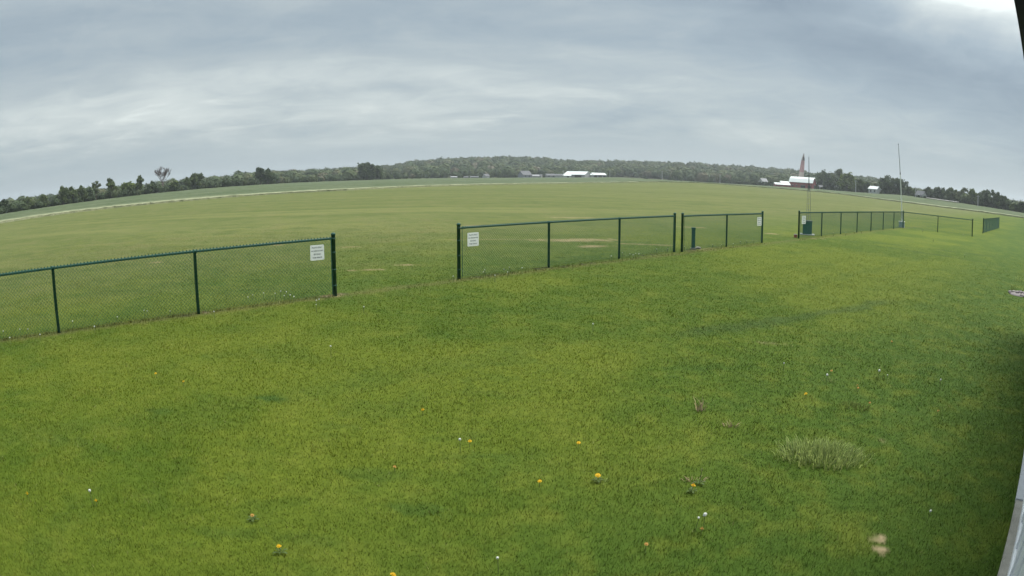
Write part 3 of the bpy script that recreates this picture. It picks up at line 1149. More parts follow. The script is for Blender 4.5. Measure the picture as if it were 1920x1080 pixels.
# ------------------------------------------------------------------ far buildings
M_wwall = principled('white_boards', (0.44, 0.45, 0.45), 0.8, vary=0.06, vscale=0.5)
M_gwall = principled('grey_boards', (0.30, 0.30, 0.31), 0.8, vary=0.1, vscale=0.5)
M_wroof = principled('white_roof_steel', (0.70, 0.73, 0.72), 0.45, 0.4, vary=0.05, vscale=0.4)
M_groof = principled('grey_shingles', (0.15, 0.15, 0.16), 0.9, vary=0.15, vscale=0.7)
M_bluegrey = principled('bluegrey_siding', (0.20, 0.21, 0.27), 0.8, vary=0.1, vscale=0.5)
M_red = principled('barn_red', (0.26, 0.07, 0.07), 0.85, vary=0.3, vscale=0.6)
M_open = principled('dark_interior', (0.02, 0.02, 0.022), 0.9)
M_glass = principled('window_glass', (0.05, 0.06, 0.07), 0.15, 0.6)


def building(name, px, dist, yaw, L, W, hw, hr, wall, roof, label, doors=(), windows=(), gambrel=False, cat='building', over=0.4, lift=0.0):
    """long axis along local x; yaw turns it from square-on to the camera. doors/windows: (face, x, z, w, h), face f/b/l/r"""
    p = at(px, dist)
    p.z += lift
    root = empty(name, p, facing(p) + math.radians(yaw))
    tag(root, label, cat)
    MB().box((0, 0, hw / 2 - 0.3), (L, W, hw + 0.6)).build('wall', wall, root)
    y = W / 2
    if gambrel:
        prof = [(-y, hw), (-y * 0.62, hw + hr * 0.62), (0, hw + hr), (y * 0.62, hw + hr * 0.62), (y, hw)]
    else:
        prof = [(-y, hw), (0, hw + hr), (y, hw)]
    ins = [(a * 0.985, b - 0.05) for a, b in prof]
    MB().prism([(a, b) for a, b in ins], -L / 2 + 0.002, L / 2 - 0.002).build('gable', wall, root)
    ov = over
    outer = [(a * (1 + ov / y) if abs(a) >= y - 1e-6 else a, b + 0.22 - (0.3 if abs(a) >= y - 1e-6 else 0)) for a, b in prof]
    inner = [(a * (1 + ov / y) if abs(a) >= y - 1e-6 else a, b + 0.02 - (0.3 if abs(a) >= y - 1e-6 else 0)) for a, b in prof]
    MB().prism(outer + inner[::-1], -L / 2 - ov, L / 2 + ov).build('roof', roof, root)
    for kind, lst, m in (('door', doors, M_open), ('window', windows, M_glass)):
        for (f, x, z, w, h) in lst:
            if f in 'fb':
                sy = -1 if f == 'f' else 1
                o = MB().box((x, sy * (y + 0.03), z + h / 2), (w, 0.06, h)).build(kind, m, root)
                MB().box((x, sy * (y + 0.045), z + h + 0.08), (w + 0.3, 0.09, 0.16)).build('lintel', M_wwall, o)
            else:
                sx = -1 if f == 'l' else 1
                o = MB().box((sx * (L / 2 + 0.03), x, z + h / 2), (0.06, w, h)).build(kind, m, root)
                MB().box((sx * (L / 2 + 0.045), x, z + h + 0.08), (0.09, w + 0.3, 0.16)).build('lintel', M_wwall, o)
    return root


building('farm_shed', 1083, 590, -24, 19.5, 14, 2.8, 2.6, M_gwall, M_wroof, 'large white farm shed with a bright white roof below the wooded hill',
         doors=[('f', 3.5, 0, 6.5, 2.3), ('f', -6, 0, 2.4, 2.5), ('l', -1, 0, 3.0, 2.4)])
building('farm_shed', 1062, 586, 0, 8, 6, 2.0, 1.0, M_wwall, M_wroof, 'small white lean shed against the left end of the large white farm shed', doors=[('f', 1.5, 0, 2.0, 1.6)])
building('open_shed', 1121, 596, 22, 12, 10, 2.5, 1.5, M_bluegrey, M_wroof, 'open-fronted shed with white roof and bluish gable, right of the large white shed',
         doors=[('f', -4.0, 0, 2.6, 1.9), ('f', 0.2, 0, 3.4, 2.1), ('f', 4.2, 0, 2.4, 1.9)])
building('farm_shed', 1111, 592, 0, 3.5, 5, 2.4, 0.8, M_wwall, M_wroof, 'narrow white link shed between the two larger farm sheds')
building('farmhouse', 984, 590, 35, 9, 8, 2.6, 3.4, M_bluegrey, M_groof, 'dark farmhouse with a pale steep gable at the foot of the wooded hill', windows=[('f', -2, 0.8, 1.2, 1.4), ('f', 2, 0.8, 1.2, 1.4), ('r', 0, 1, 1.4, 1.5)], cat='house')
building('cottage', 1004, 585, 10, 5.5, 5, 1.7, 0.9, M_gwall, M_gwall, 'tiny pale cottage just right of the dark farmhouse', cat='house')
building('cottage', 1012, 588, -10, 4, 4, 1.9, 0.8, M_wwall, M_groof, 'tiny white cottage, second right of the dark farmhouse', cat='house')
building('cottage', 1032, 588, 15, 8, 5, 2.1, 1.2, M_gwall, M_groof, 'low grey-walled cottage midway between the dark farmhouse and large shed', windows=[('f', -2, 0.8, 1.2, 1), ('f', 2, 0.8, 1.2, 1)], cat='house')
building('cottage', 1049, 585, -20, 6, 5, 2.0, 1.0, M_wwall, M_groof, 'low white outbuilding left of the large white shed', cat='building')
building('cottage', 851, 500, 5, 4.2, 3.6, 1.1, 0.4, M_wwall, M_gwall, 'tiny low white outbuilding alone at the field edge before the woods', cat='building')
building('cottage', 874, 515, -15, 3, 3, 0.9, 0.4, M_gwall, M_groof, 'tiny pale hut right of the lone low white outbuilding', cat='building')
building('cottage', 889, 520, 10, 6, 3, 1.0, 0.4, M_gwall, M_groof, 'long low grey hut left of the small gabled hut', cat='building')
building('cottage', 911, 530, 40, 4, 4, 1.6, 1.6, M_wwall, M_groof, 'small gabled hut with pale walls before the woods', cat='building')
building('farmhouse', 1431, 530, 38, 5.4, 5.4, 3.4, 2.4, M_wwall, M_gwall, 'white gabled house half sunk among trees left of the red barn', windows=[('f', -1.5, 2.2, 1, 1.3), ('f', 1.5, 2.2, 1, 1.3), ('l', 0, 2.2, 1, 1.3)], cat='house')
building('low_barn', 1466, 480, 14, 11.5, 6, 1.5, 1.0, M_red, M_wroof, 'low white-roofed building left of the red barn', cat='barn', lift=0.4)
building('low_barn', 1474, 488, 14, 9, 7, 2.6, 1.2, M_wwall, M_wroof, 'low white-roofed shed wedged behind the low building, touching the barn', cat='barn', lift=0.4)


def barn():
    b = building('red_barn', 1505.5, 485, -17, 18.6, 10.5, 4.3, 3.7, M_red, M_wroof, 'red gambrel barn with a bright white roof, thin mast in front', doors=[('f', 1.6, 0, 3.6, 2.2), ('f', 6.6, 0.3, 2.2, 1.8), ('r', 0, 0, 3.2, 2.8)],
                 windows=[('r', -2.4, 4.2, 0.8, 0.9), ('r', 2.4, 4.2, 0.8, 0.9), ('r', 0, 5.4, 0.9, 0.9), ('f', -6.5, 1.2, 0.9, 0.9), ('f', -3.6, 1.2, 0.9, 0.9)], gambrel=True, cat='barn')
    return b


barn()
building('farm_shed', 1540, 480, 20, 4.5, 5, 2.0, 1.0, M_gwall, M_groof, 'small grey shed at the right end of the red barn', doors=[('f', 0, 0, 1.4, 1.6)])
building('cottage', 1552, 475, -20, 5, 4, 1.9, 1.2, M_bluegrey, M_groof, 'small bluish hut under the trees right of the red barn', cat='building')
building('cottage', 1563, 470, 10, 4, 4, 2.2, 1.2, M_wwall, M_groof, 'small white hut under the trees right of the bluish hut', cat='building')
building('farmhouse', 1640, 395, -30, 6.2, 5.2, 2.9, 1.4, M_wwall, M_wroof, 'white house between the trees, left of the broad dark tree', windows=[('f', -1.4, 1.0, 0.9, 1.2), ('f', 1.4, 1.0, 0.9, 1.2)], cat='house')
building('farmhouse', 1727, 385, -38, 5.8, 4.8, 1.6, 2.2, M_wwall, M_groof, 'low house with a steep grey roof right of the broad dark tree', windows=[('l', 0, 0.9, 2.2, 1.0), ('f', 0, 0.8, 1.2, 1.0)], cat='house')


def tall_tower():
    dist = 500.0
    p = at(1502, dist)
    root = empty('tapered_tower', p, facing(p))
    tag(root, 'tall tapering faded-red tower rising behind the white-roofed barn', 'tower')
    r = Vector((p.y, -p.x, 0)).normalized()
    z1, z2, z3 = height_at(1502, 331, dist) - p.z, height_at(1506, 301, dist) - p.z, height_at(1507.5, 288, dist) - p.z
    lean = dist * math.radians(az_el(1507.0, 290)[0] - az_el(1501.8, 333)[0])
    s = lean / (z3 - z1)
    k = lambda z: ((z - z1) * s, 0, z)
    m_red = principled('faded_red', (0.42, 0.25, 0.25), 0.8, vary=0.25, vscale=0.35)
    m_pale = principled('faded_pink_white', (0.50, 0.42, 0.38), 0.8, vary=0.15, vscale=0.35)
    zb = z1 + (z2 - z1) * 0.28
    MB().tube([k(-0.5), k(z1), k(zb)], [2.4, 2.05, 1.85], 12).build('base_section', m_pale, root)
    MB().tube([k(zb - 0.01), k(zb + (z2 - zb) * 0.5), k(z2)], [1.88, 1.65, 1.35], 12).build('shaft', m_red, root)
    MB().tube([k(z2 - 0.01), k(z2 + (z3 - z2) * 0.45), k(z3)], [1.37, 0.95, 0.3], 12).build('cap', principled('weathered_cap', (0.30, 0.25, 0.24), 0.8, vary=0.3, vscale=0.5), root)
    MB().box((k(z2 + 1.2)[0] + 0.55, -1.0, z2 + 1.2), (0.9, 0.4, 2.6)).build('hatch', M_open, root)


tall_tower()


def utility_pole(px, py, dist, label, arm=True):
    p = at(px, dist)
    h = height_at(px, py, dist) - p.z
    root = empty('utility_pole', p, facing(p))
    tag(root, label, 'utility pole', 'utility poles along the road')
    mp = principled('weathered_pole', (0.40, 0.40, 0.40), 0.85, vary=0.1)
    MB().tube([(0, 0, -0.3), (0, 0, h)], [0.24, 0.17], 8).build('shaft', mp, root)
    if arm:
        MB().box((0, -0.2, h - 0.5), (2.2, 0.12, 0.14)).build('crossarm', mp, root)
        for x in (-0.9, 0.9, 0.0):
            MB().lathe([(0.05, 0), (0.08, 0.1), (0.05, 0.2)], 6, (x, -0.2, h - 0.43)).build('insulator', M_glass, root)


utility_pole(1056, 319.5, 580, 'pale utility pole left of the large white farm shed')
utility_pole(1143.5, 319.5, 580, 'pale utility pole right of the open-fronted shed')
utility_pole(1241.5, 320.5, 560, 'pale utility pole standing alone before the middle of the hill')
utility_pole(1350, 327, 520, 'pale utility pole before the woods, well left of the red barn')
utility_pole(1604.5, 338, 400, 'thin pale pole beside the light green tree right of the barn')
utility_pole(1717, 351, 370, 'thin pole in front of the steep grey-roofed house')
utility_pole(1834, 366.5, 322, 'pale utility pole before the tree row at the far right')


def gravel_road():
    """pale farm lane below the right-hand trees"""
    V, F = [], []
    cols = np.arange(1738, 1800, 4)
    for i, px in enumerate(cols):
        for d in (362 - (px - 1738) * 0.35, 376 - (px - 1738) * 0.35):
            p = at(px, d)
            V.append((p.x, p.y, p.z + 0.75))
        if i:
            F.append((2 * i - 2, 2 * i - 1, 2 * i + 1, 2 * i))
    o = mesh_obj('road', mesh_from('road', V, F), principled('pale_gravel', (0.52, 0.51, 0.48), 0.9, vary=0.1, vscale=0.5))
    o['kind'] = 'structure'


gravel_road()

# ------------------------------------------------------------------ trees
M_bark = principled('bark', (0.09, 0.075, 0.06), 0.9, 0.1, vary=0.3, vscale=3)
M_twig = principled('grey_twig', (0.125, 0.095, 0.09), 0.9, 0.1, vary=0.2, vscale=1)
LEAF = {
    'mid': leaf_material('leaf_mid', (0.094, 0.132, 0.054)),
    'airy': leaf_material('leaf_airy', (0.112, 0.142, 0.070)),
    'dark': leaf_material('leaf_dark', (0.066, 0.098, 0.048)),
    'light': leaf_material('leaf_light', (0.120, 0.166, 0.052)),
    'brown': leaf_material('leaf_brown', (0.105, 0.088, 0.060)),
}


def crown_tris(R, h, w, low, n_clump, n_leaf, leaf, lumpy=1.0):
    """triangles of a crown standing on the ground at the origin"""
    cz, rz = h * (1 + low) / 2, h * (1 - low) / 2
    cs = []
    skew = R.uniform(0, 6.28)
    while len(cs) < n_clump:
        v = R.uniform(-1, 1, 3)
        q = np.linalg.norm(v)
        if q > 1 or q < 0.25:
            continue
        taper = 1.0 - 0.30 * max(0, v[2]) - 0.15 * max(0, -v[2])
        taper *= 1.0 + 0.35 * math.sin(skew + 3.0 * v[2]) * np.sign(v[0])
        cs.append((v[0] * w / 2 * 0.80 * taper, v[1] * w / 2 * 0.80 * taper, cz + v[2] * rz * 0.84))
    cs = np.array(cs)
    cr = R.uniform(0.10, 0.20, n_clump) * min(w, h) * lumpy
    cr = np.minimum(cr, np.maximum(h - cs[:, 2], 0.4) * 1.25)
    n = n_clump * n_leaf
    idx = np.repeat(np.arange(n_clump), n_leaf)
    d = R.normal(size=(n, 3))
    d /= np.linalg.norm(d, axis=1)[:, None]
    rad = cr[idx] * (R.rand(n) ** 0.45) * R.uniform(0.7, 1.3, n)
    c = cs[idx] + d * rad[:, None] * np.array([1, 1, 0.85])
    a = R.normal(size=(n, 3)); a /= np.linalg.norm(a, axis=1)[:, None]
    b = R.normal(size=(n, 3)); b = np.cross(a, b); b /= np.linalg.norm(b, axis=1)[:, None]
    s = leaf * R.uniform(0.55, 1.3, n)[:, None]
    V = np.stack([c + a * s, c - a * s * 0.5 + b * s * 0.8, c - a * s * 0.5 - b * s * 0.8], 1)
    tint = np.clip(R.uniform(0.1, 0.9, n_clump)[idx] + R.normal(0, 0.12, n), 0, 1)
    return V, tint, cs


def tree(px, top, wpx, style, label, dist=None, low=0.15, name='tree', group='trees at the edge of the crop field', n_clump=26, n_leaf=70):
    a = az_el(px, top)[0]
    if dist is None:
        dist = float(interp(FAR, a)) + 4
    p = at(px, dist, top)
    h = height_at(px, top, dist) - p.z
    w = wpx / 1269.6 * dist * 1.28
    R = np.random.RandomState(int(px * 7 + top) % 100000)
    root = empty(name, p, R.uniform(0, 6.28))
    tag(root, label, 'tree', group)
    V, tint, cs = crown_tris(R, h, w, low, n_clump, n_leaf, 0.0017 * dist if style != 'airy' else 0.0014 * dist)
    mesh_obj('crown', tri_mesh('crown', V, tint), LEAF[style], root)
    r0 = 0.018 * h + 0.12
    fork = Vector((R.uniform(-.03, .03) * w, R.uniform(-.03, .03) * w, h * max(0.22, low + 0.05)))
    tr = MB().tube([(0, 0, -0.4), (0, 0, 0.3), fork * 0.6, fork, fork + Vector((0, 0, h * 0.42))], [r0 * 1.35, r0, r0 * 0.85, r0 * 0.7, r0 * 0.25], 8).build('trunk', M_bark, root, smooth=True)
    for i in range(6):
        c = Vector(cs[i * 3 % len(cs)])
        st = Vector((0, 0, fork.z * R.uniform(0.8, 1.5)))
        mid = st.lerp(c, 0.5) + Vector((0, 0, h * 0.03))
        MB().tube([st, mid, c], [r0 * 0.5, r0 * 0.3, r0 * 0.1], 6).build('limb', M_bark, tr, smooth=True)
    return root


def bare_tree(px, top, wpx, label):
    dist = float(interp(FAR, az_el(px, top)[0])) + 2
    p = at(px, dist, top)
    h = height_at(px, top, dist) - p.z
    w = wpx / 1269.6 * dist
    root = empty('bare_tree', p, 0)
    root.rotation_euler = (0, 0, facing(p))
    tag(root, label, 'tree', 'trees at the edge of the crop field')
    R = random.Random(21)
    limbs, twigs = MB(), MB()
    MB().tube([(0, 0, -0.4), (0.05, 0, h * 0.2), (0.0, 0, h * 0.42)], [0.34, 0.27, 0.21], 8).build('trunk', M_twig, root, smooth=True)

    def grow(p0, d, L, r, lev):
        p1 = p0 + d * L * 0.5 + Vector((R.uniform(-.08, .08), R.uniform(-.08, .08), 0.03)) * L
        p2 = p1 + (d + Vector((R.uniform(-.2, .2), R.uniform(-.2, .2), 0.10))).normalized() * L * 0.5
        (limbs if lev < 2 else twigs).tube([p0, p1, p2], [r, r * 0.8, r * 0.6], 5 if lev < 2 else 3, False)
        if lev >= 5:
            return
        for k in range(3 if lev < 4 else 2):
            nd = (d * 0.9 + Vector((R.uniform(-.62, .62), R.uniform(-.62, .62), R.uniform(-.05, .45)))).normalized()
            if abs(p2.x) > w * 0.5 or abs(p2.y) > w * 0.5:
                nd = (nd + Vector((-p2.x / w, -p2.y / w, 0.4))).normalized()
            grow(p2 if k else p1, nd, L * R.uniform(0.62, 0.82), max(0.042, r * 0.58), lev + 1)

    for a in range(5):
        t = a * 2 * math.pi / 5 + 0.4
        grow(Vector((0, 0, h * (0.28 + 0.03 * a))), Vector((0.62 * math.cos(t), 0.62 * math.sin(t), 0.85)).normalized(), h * 0.20, 0.15, 0)
    for m, nm in ((limbs, 'limb'), (twigs, 'twig_crown')):
        zmax = max(v[2] for v in m.V)
        if nm == 'twig_crown':
            k = h / zmax
        m.V = [(v[0], v[1], v[2]) for v in m.V]
    k = h / max(v[2] for v in twigs.V)
    for m, nm in ((limbs, 'limb'), (twigs, 'twig_crown')):
        m.V = [(v[0], v[1], v[2] * k if v[2] > h * 0.3 else v[2]) for v in m.V]
        m.build(nm, M_twig, root)


tree(6, 374, 26, 'dark', 'dark tree cut by the left edge of the frame', low=0.05)
tree(52, 367, 22, 'mid', 'low rounded tree, second from the left edge of the frame', low=0.05)
tree(80, 365, 24, 'mid', 'low bushy tree between the rounded tree and the taller left cluster', low=0.05)
tree(102, 371, 20, 'dark', 'low dark bush at the foot of the taller left cluster', low=0.02)
tree(118, 346, 24, 'mid', 'leftmost tall tree of the left cluster', low=0.05)
tree(137, 345, 20, 'mid', 'second tall tree of the left cluster', low=0.05)
tree(153, 347, 22, 'mid', 'third tall tree of the left cluster', low=0.05)
tree(166, 350, 18, 'dark', 'fourth and smallest tree of the left cluster', low=0.05)
tree(180, 336.5, 17, 'airy', 'thin see-through tree at the right end of the left cluster', low=0.3, n_clump=18, n_leaf=45)
tree(208, 331, 19, 'mid', 'tall narrow tree standing clear of the left cluster, sky both sides', low=0.2, n_clump=20)
tree(238, 335, 26, 'light', 'light green bushy tree left of the pointed narrow tree', low=0.05)
tree(262, 326, 17, 'mid', 'pointed narrow tree left of the bare tree', low=0.1, n_clump=22)
tree(284, 339, 22, 'dark', 'dark rounded tree just left of the bare tree', low=0.05)
bare_tree(305, 311, 32, 'tall leafless brown tree standing above the left tree row')
tree(327, 338, 18, 'light', 'small yellowish tree just right of the bare tree', low=0.05)
tree(350, 331, 12, 'mid', 'slim tree left of the spiky-topped tree', low=0.05, n_clump=16)
tree(367, 323, 27, 'mid', 'spiky-topped broad tree, last of the left tree row', low=0.05, n_clump=34)
tree(488, 309, 18, 'dark', 'tall dark tree with a notched top at the woods edge', dist=340, low=0.1)
tree(503, 314, 26, 'dark', 'broad dark tree leaning on the notched tall tree', dist=342, low=0.04)
tree(688, 303, 44, 'dark', 'big dark rounded tree standing out before the woods', dist=425, low=0.03, n_clump=44, n_leaf=85)
tree(705, 318, 22, 'mid', 'smaller green tree against the right side of the big dark tree', dist=428, low=0.03)
tree(1545, 317.5, 42, 'dark', 'broad dark tree directly right of the red barn', dist=492, low=0.08, n_clump=36)
tree(1557, 330, 30, 'dark', 'lower dark tree right of the broad one by the barn', dist=470, low=0.04)
tree(1573, 315.5, 30, 'airy', 'tall open-crowned tree behind the light green tree', dist=462, low=0.25, n_clump=22, n_leaf=60)
tree(1588, 322, 46, 'light', 'light green rounded tree right of the barn', dist=430, low=0.03, n_clump=36)
tree(1616, 335, 32, 'mid', 'mid-height green tree left of the white house', dist=412, low=0.04)
tree(1628, 343, 20, 'dark', 'dark bush against the left side of the white house', dist=405, low=0.02)
tree(1643, 342, 12, 'airy', 'thin tree behind the roof of the white house', dist=425, low=0.2, n_clump=14, n_leaf=40)
tree(1661, 328, 42, 'dark', 'broad dark tree right of the white house, left half', dist=402, low=0.06, n_clump=36)
tree(1684, 332, 42, 'dark', 'broad dark tree right of the white house, right half', dist=398, low=0.05, n_clump=34)
tree(1707, 349, 26, 'mid', 'low tree between the broad dark tree and the steep-roofed house', dist=402, low=0.03)
for i, (px, top, w, st, lb) in enumerate([
        (1740, 351, 22, 'dark', 'tree directly behind the steep-roofed house'),
        (1762, 349, 26, 'dark', 'first tree of the right row after the steep-roofed house'),
        (1784, 352, 26, 'mid', 'second tree of the right row after the steep-roofed house'),
        (1806, 351, 24, 'airy', 'third tree of the right row, thinner crown'),
        (1826, 353, 26, 'mid', 'tree of the right row just left of the utility pole'),
        (1847, 354, 26, 'dark', 'dark tree of the right row just right of the utility pole'),
        (1868, 358, 28, 'dark', 'dark rounded tree near the end of the right row'),
        (1884, 368, 22, 'dark', 'lower dark tree ending the right row'),
        (1902, 382, 20, 'mid', 'low bush in the gap after the right row'),
        (1917, 377, 18, 'dark', 'dark tree cut by the right edge of the frame')]):
    tree(px, top, w * 1.4, st, lb, dist=float(interp(FAR, az_el(px, top)[0])) + 6, low=0.0, n_clump=34, group='tree row at the right')


def shrubs_and_woods():
    """undergrowth along the field edge and the wooded hill: one mass of trees each"""
    ico_bm = bmesh.new()
    bmesh.ops.create_icosphere(ico_bm, subdivisions=2, radius=1.0)
    ico = np.array([[list(v.co) for v in f.verts] for f in ico_bm.faces])
    ico_bm.free()
    R = np.random.RandomState(77)

    def mass(pos, hh, ww, tints, nleaf, leaf_k):
        Vs, Ts = [], []
        for (x, y, z), h, w, t in zip(pos, hh, ww, tints):
            dist = math.hypot(x, y)
            core = ico * np.array([w / 2 * 0.85, w / 2 * 0.85, h * 0.46]) * R.uniform(0.85, 1.15, (len(ico), 1, 1)) + np.array([x, y, z + h * 0.46])
            d = R.normal(size=(nleaf, 3))
            d[:, 2] = np.abs(d[:, 2]) * 1.1 - 0.35
            d /= np.linalg.norm(d, axis=1)[:, None]
            lump = 0.82 + 0.22 * np.sin(5 * d[:, 0] + 9 * t) * np.sin(4 * d[:, 1] + 5 * t) + R.uniform(-0.1, 0.12, nleaf)
            c = d * np.array([w / 2, w / 2, h * 0.52]) * lump[:, None] + np.array([x, y, z + h * 0.48])
            a = R.normal(size=(nleaf, 3)); a /= np.linalg.norm(a, axis=1)[:, None]
            b = np.cross(a, R.normal(size=(nleaf, 3))); b /= np.linalg.norm(b, axis=1)[:, None]
            s = leaf_k * dist * R.uniform(0.6, 1.3, (nleaf, 1))
            Vs += [core, np.stack([c + a * s, c - a * s * .5 + b * s * .8, c - a * s * .5 - b * s * .8], 1)]
            Ts += [np.full(len(ico), t * 0.9), np.clip(t + R.normal(0, 0.09, nleaf), 0, 1)]
        return np.concatenate(Vs), np.concatenate(Ts)

    # hedgerow undergrowth on the left and right
    pos, hh, ww, tt = [], [], [], []
    for px in list(np.arange(-60, 480, 5.0)) + list(np.arange(1384, 1456, 4.0)) + list(np.arange(1530, 1990, 5.5)):
        house = 1628 < px < 1652 or 1716 < px < 1738
        a = az_el(px, 380)[0]
        dd = float(interp(FAR, a)) + R.uniform(0, 9) + (0 if px < 900 else (-6 if px < 1470 else 14))
        if house:
            dd -= 32
        p = at(px, dd, 380)
        h = R.uniform(1.6, 3.6) * (1.0 if px < 1738 else 1.25)
        if house:
            h *= 0.42
        if px > 385 and px < 480:
            h *= 1.4
        pos.append(tuple(p)); hh.append(h); ww.append(h * R.uniform(1.0, 1.5)); tt.append(R.uniform(0.05, 0.6))
    V, T = mass(pos, hh, ww, tt, 120, 0.0013)
    tag(mesh_obj('undergrowth', tri_mesh('undergrowth', V, T), woods_material('hedge_leaf', 0.9)), 'dense low bushes filling the gaps along the field-edge tree rows', 'bushes', kind='stuff')
    # wooded hill
    pos, hh, ww, tt = [], [], [], []
    n = 0
    while n < 3000:
        a = R.uniform(-53, 53)
        d0 = float(interp(FAR, a)) + 45
        if a > 8.9 and a < 14:
            d0 += 60
        u = R.rand()
        r = d0 + (1060 - d0) * (u ** 1.5 if u > 0.22 else u * 0.12)
        if a > 33 and r > 700:
            continue
        if a < -27 and R.rand() < 0.35:
            continue
        x, y = r * math.sin(math.radians(a)), r * math.cos(math.radians(a))
        h = R.uniform(7.5, 12.5) * (1.12 if R.rand() < 0.1 else 1.0)
        if a < -24:
            h *= 0.62
        if a > 33:
            h *= 0.6
        if r < d0 + 25:
            h *= R.uniform(0.45, 0.95)
        if a < -9 and a > -24:
            h *= 0.80
        pos.append((x, y, float(hill_z(x, y)))); hh.append(h); ww.append(h * R.uniform(0.95, 1.45))
        tt.append(float(np.clip(R.normal(0.42, 0.24), 0, 1)))
        n += 1
    V, T = mass(pos, hh, ww, tt, 90, 0.0011)
    tag(mesh_obj('woods', tri_mesh('woods', V, T), woods_material('woods_leaf', 1.0)), 'wooded hill of mixed green and brownish trees along the horizon', 'woods', kind='stuff')
    # scattered bushes on the rough ground left of the barn
    for i, (px, dd, s, lb) in enumerate([(1211, 560, 2.4, 'small dark bush below the lone utility pole, first of the scattered bushes'), (1256, 545, 3.0, 'dark bush just right of the lone utility pole'),
                                         (1274, 548, 2.2, 'small bush second right of the lone utility pole'), (1294, 540, 2.0, 'tiny bush midway between two utility poles before the woods'),
                                         (1332, 530, 2.6, 'bush left of the pole before the woods'), (1363, 520, 2.4, 'bush right of the pole before the woods')]):
        p = at(px, dd, 340)
        RR = np.random.RandomState(300 + i)
        root = empty('field_bush', p)
        tag(root, lb, 'bush', 'scattered bushes before the woods')
        Vb, Tb, cs = crown_tris(RR, s, s * 1.8, 0.0, 9, 40, 0.8)
        mesh_obj('foliage', tri_mesh('foliage', Vb, Tb), LEAF['dark'], root)
        MB().tube([(0, 0, -0.3), (0, 0, s * 0.6)], [0.12, 0.04], 6).build('stem', M_bark, root)


def woods_material(name, k):
    m = leaf_material(name, (0.07, 0.09, 0.04), 0.15)
    N = NT(m.node_tree)
    tint = N.n('ShaderNodeAttribute', attribute_name='tint').outputs['Fac']
    col = N.ramp(tint, [(0.0, (0.046 * k, 0.070 * k, 0.034 * k)), (0.35, (0.072 * k, 0.100 * k, 0.044 * k)), (0.6, (0.098 * k, 0.122 * k, 0.052 * k)), (0.8, (0.135 * k, 0.128 * k, 0.076 * k)), (1.0, (0.155 * k, 0.135 * k, 0.10 * k))])
    for nd in m.node_tree.nodes:
        if nd.type == 'BSDF_PRINCIPLED':
            m.node_tree.links.new(col, nd.inputs['Base Color'])
        if nd.type == 'BSDF_TRANSLUCENT':
            m.node_tree.links.new(col, nd.inputs[0])
    return m


shrubs_and_woods()

# ------------------------------------------------------------------ weeds, tufts and flowers in the lawn
M_stem = principled('weed_stem', (0.16, 0.20, 0.07), 0.7)
M_yellow = principled('dandelion_yellow', (0.72, 0.42, 0.01), 0.7, vary=0.15, vscale=60)
M_orange = principled('faded_orange', (0.50, 0.26, 0.07), 0.8, vary=0.2, vscale=60)
M_fluff = principled('seed_fluff', (0.60, 0.61, 0.57), 0.9, 0.1)
M_leafd = principled('dandelion_leaf', (0.060, 0.092, 0.018), 0.7, vary=0.2, vscale=30)
M_deadst = principled('dead_stem', (0.33, 0.26, 0.14), 0.9, vary=0.2, vscale=40)


def flower_head_mesh(r):
    m = MB()
    V, F = [(0, 0, 0.006)], []
    for ring, (n, rr, z0, z1) in enumerate(((16, 1.0, 0.002, -0.002), (12, 0.66, 0.009, 0.006), (8, 0.36, 0.013, 0.011))):
        for k in range(n):
            t = 2 * math.pi * (k + 0.5 * ring) / n
            dt = 2.2 / n
            i = len(V)
            V += [(0.25 * r * math.cos(t), 0.25 * r * math.sin(t), z0 - 0.002), (r * rr * math.cos(t - dt), r * rr * math.sin(t - dt), z1), (r * rr * 1.08 * math.cos(t), r * rr * 1.08 * math.sin(t), z1 + 0.003), (r * rr * math.cos(t + dt), r * rr * math.sin(t + dt), z1)]
            F.append((i, i + 1, i + 2, i + 3))
    m.add(V, F)
    m.lathe([(r * 0.25, -0.012), (r * 0.35, -0.004), (r * 0.3, 0.003)], 8)
    return m.mesh('flower_head')


def rosette_mesh(R, n=6, L=0.055):
    m = MB()
    for k in range(n):
        t = 2 * math.pi * k / n + R.uniform(-0.3, 0.3)
        l = L * R.uniform(0.7, 1.2)
        c, s = math.cos(t), math.sin(t)
        w = l * 0.16
        V = [(0, 0, 0.012)]
        for q, (f, ww, z) in enumerate(((0.35, 0.7, 0.020), (0.55, 1.0, 0.026), (0.8, 0.9, 0.026))):
            V += [(c * l * f - s * w * ww, s * l * f + c * w * ww, z), (c * l * f + s * w * ww, s * l * f - c * w * ww, z)]
        V.append((c * l, s * l, 0.018))
        m.add(V, [(0, 2, 1), (1, 2, 4, 3), (3, 4, 6, 5), (5, 6, 7)])
    return m.mesh('leaf_rosette')


_R = random.Random(8)
ROS = [rosette_mesh(_R) for _ in range(3)]
HEAD_Y, HEAD_O = flower_head_mesh(0.0185), flower_head_mesh(0.0155)
for _me in ROS:
    _me.materials.append(M_leafd)
HEAD_Y.materials.append(M_yellow)
HEAD_O.materials.append(M_orange)


def puff_mesh(r, sub):
    bm = bmesh.new()
    bmesh.ops.create_icosphere(bm, subdivisions=sub, radius=r)
    R = random.Random(2)
    for v in bm.verts:
        v.co *= R.uniform(0.8, 1.1)
    me = bpy.data.meshes.new('seed_head')
    bm.to_mesh(me)
    bm.free()
    me.materials.append(M_fluff)
    return me


PUFF = puff_mesh(0.0135, 2)
PUFF_S = puff_mesh(0.0145, 1)


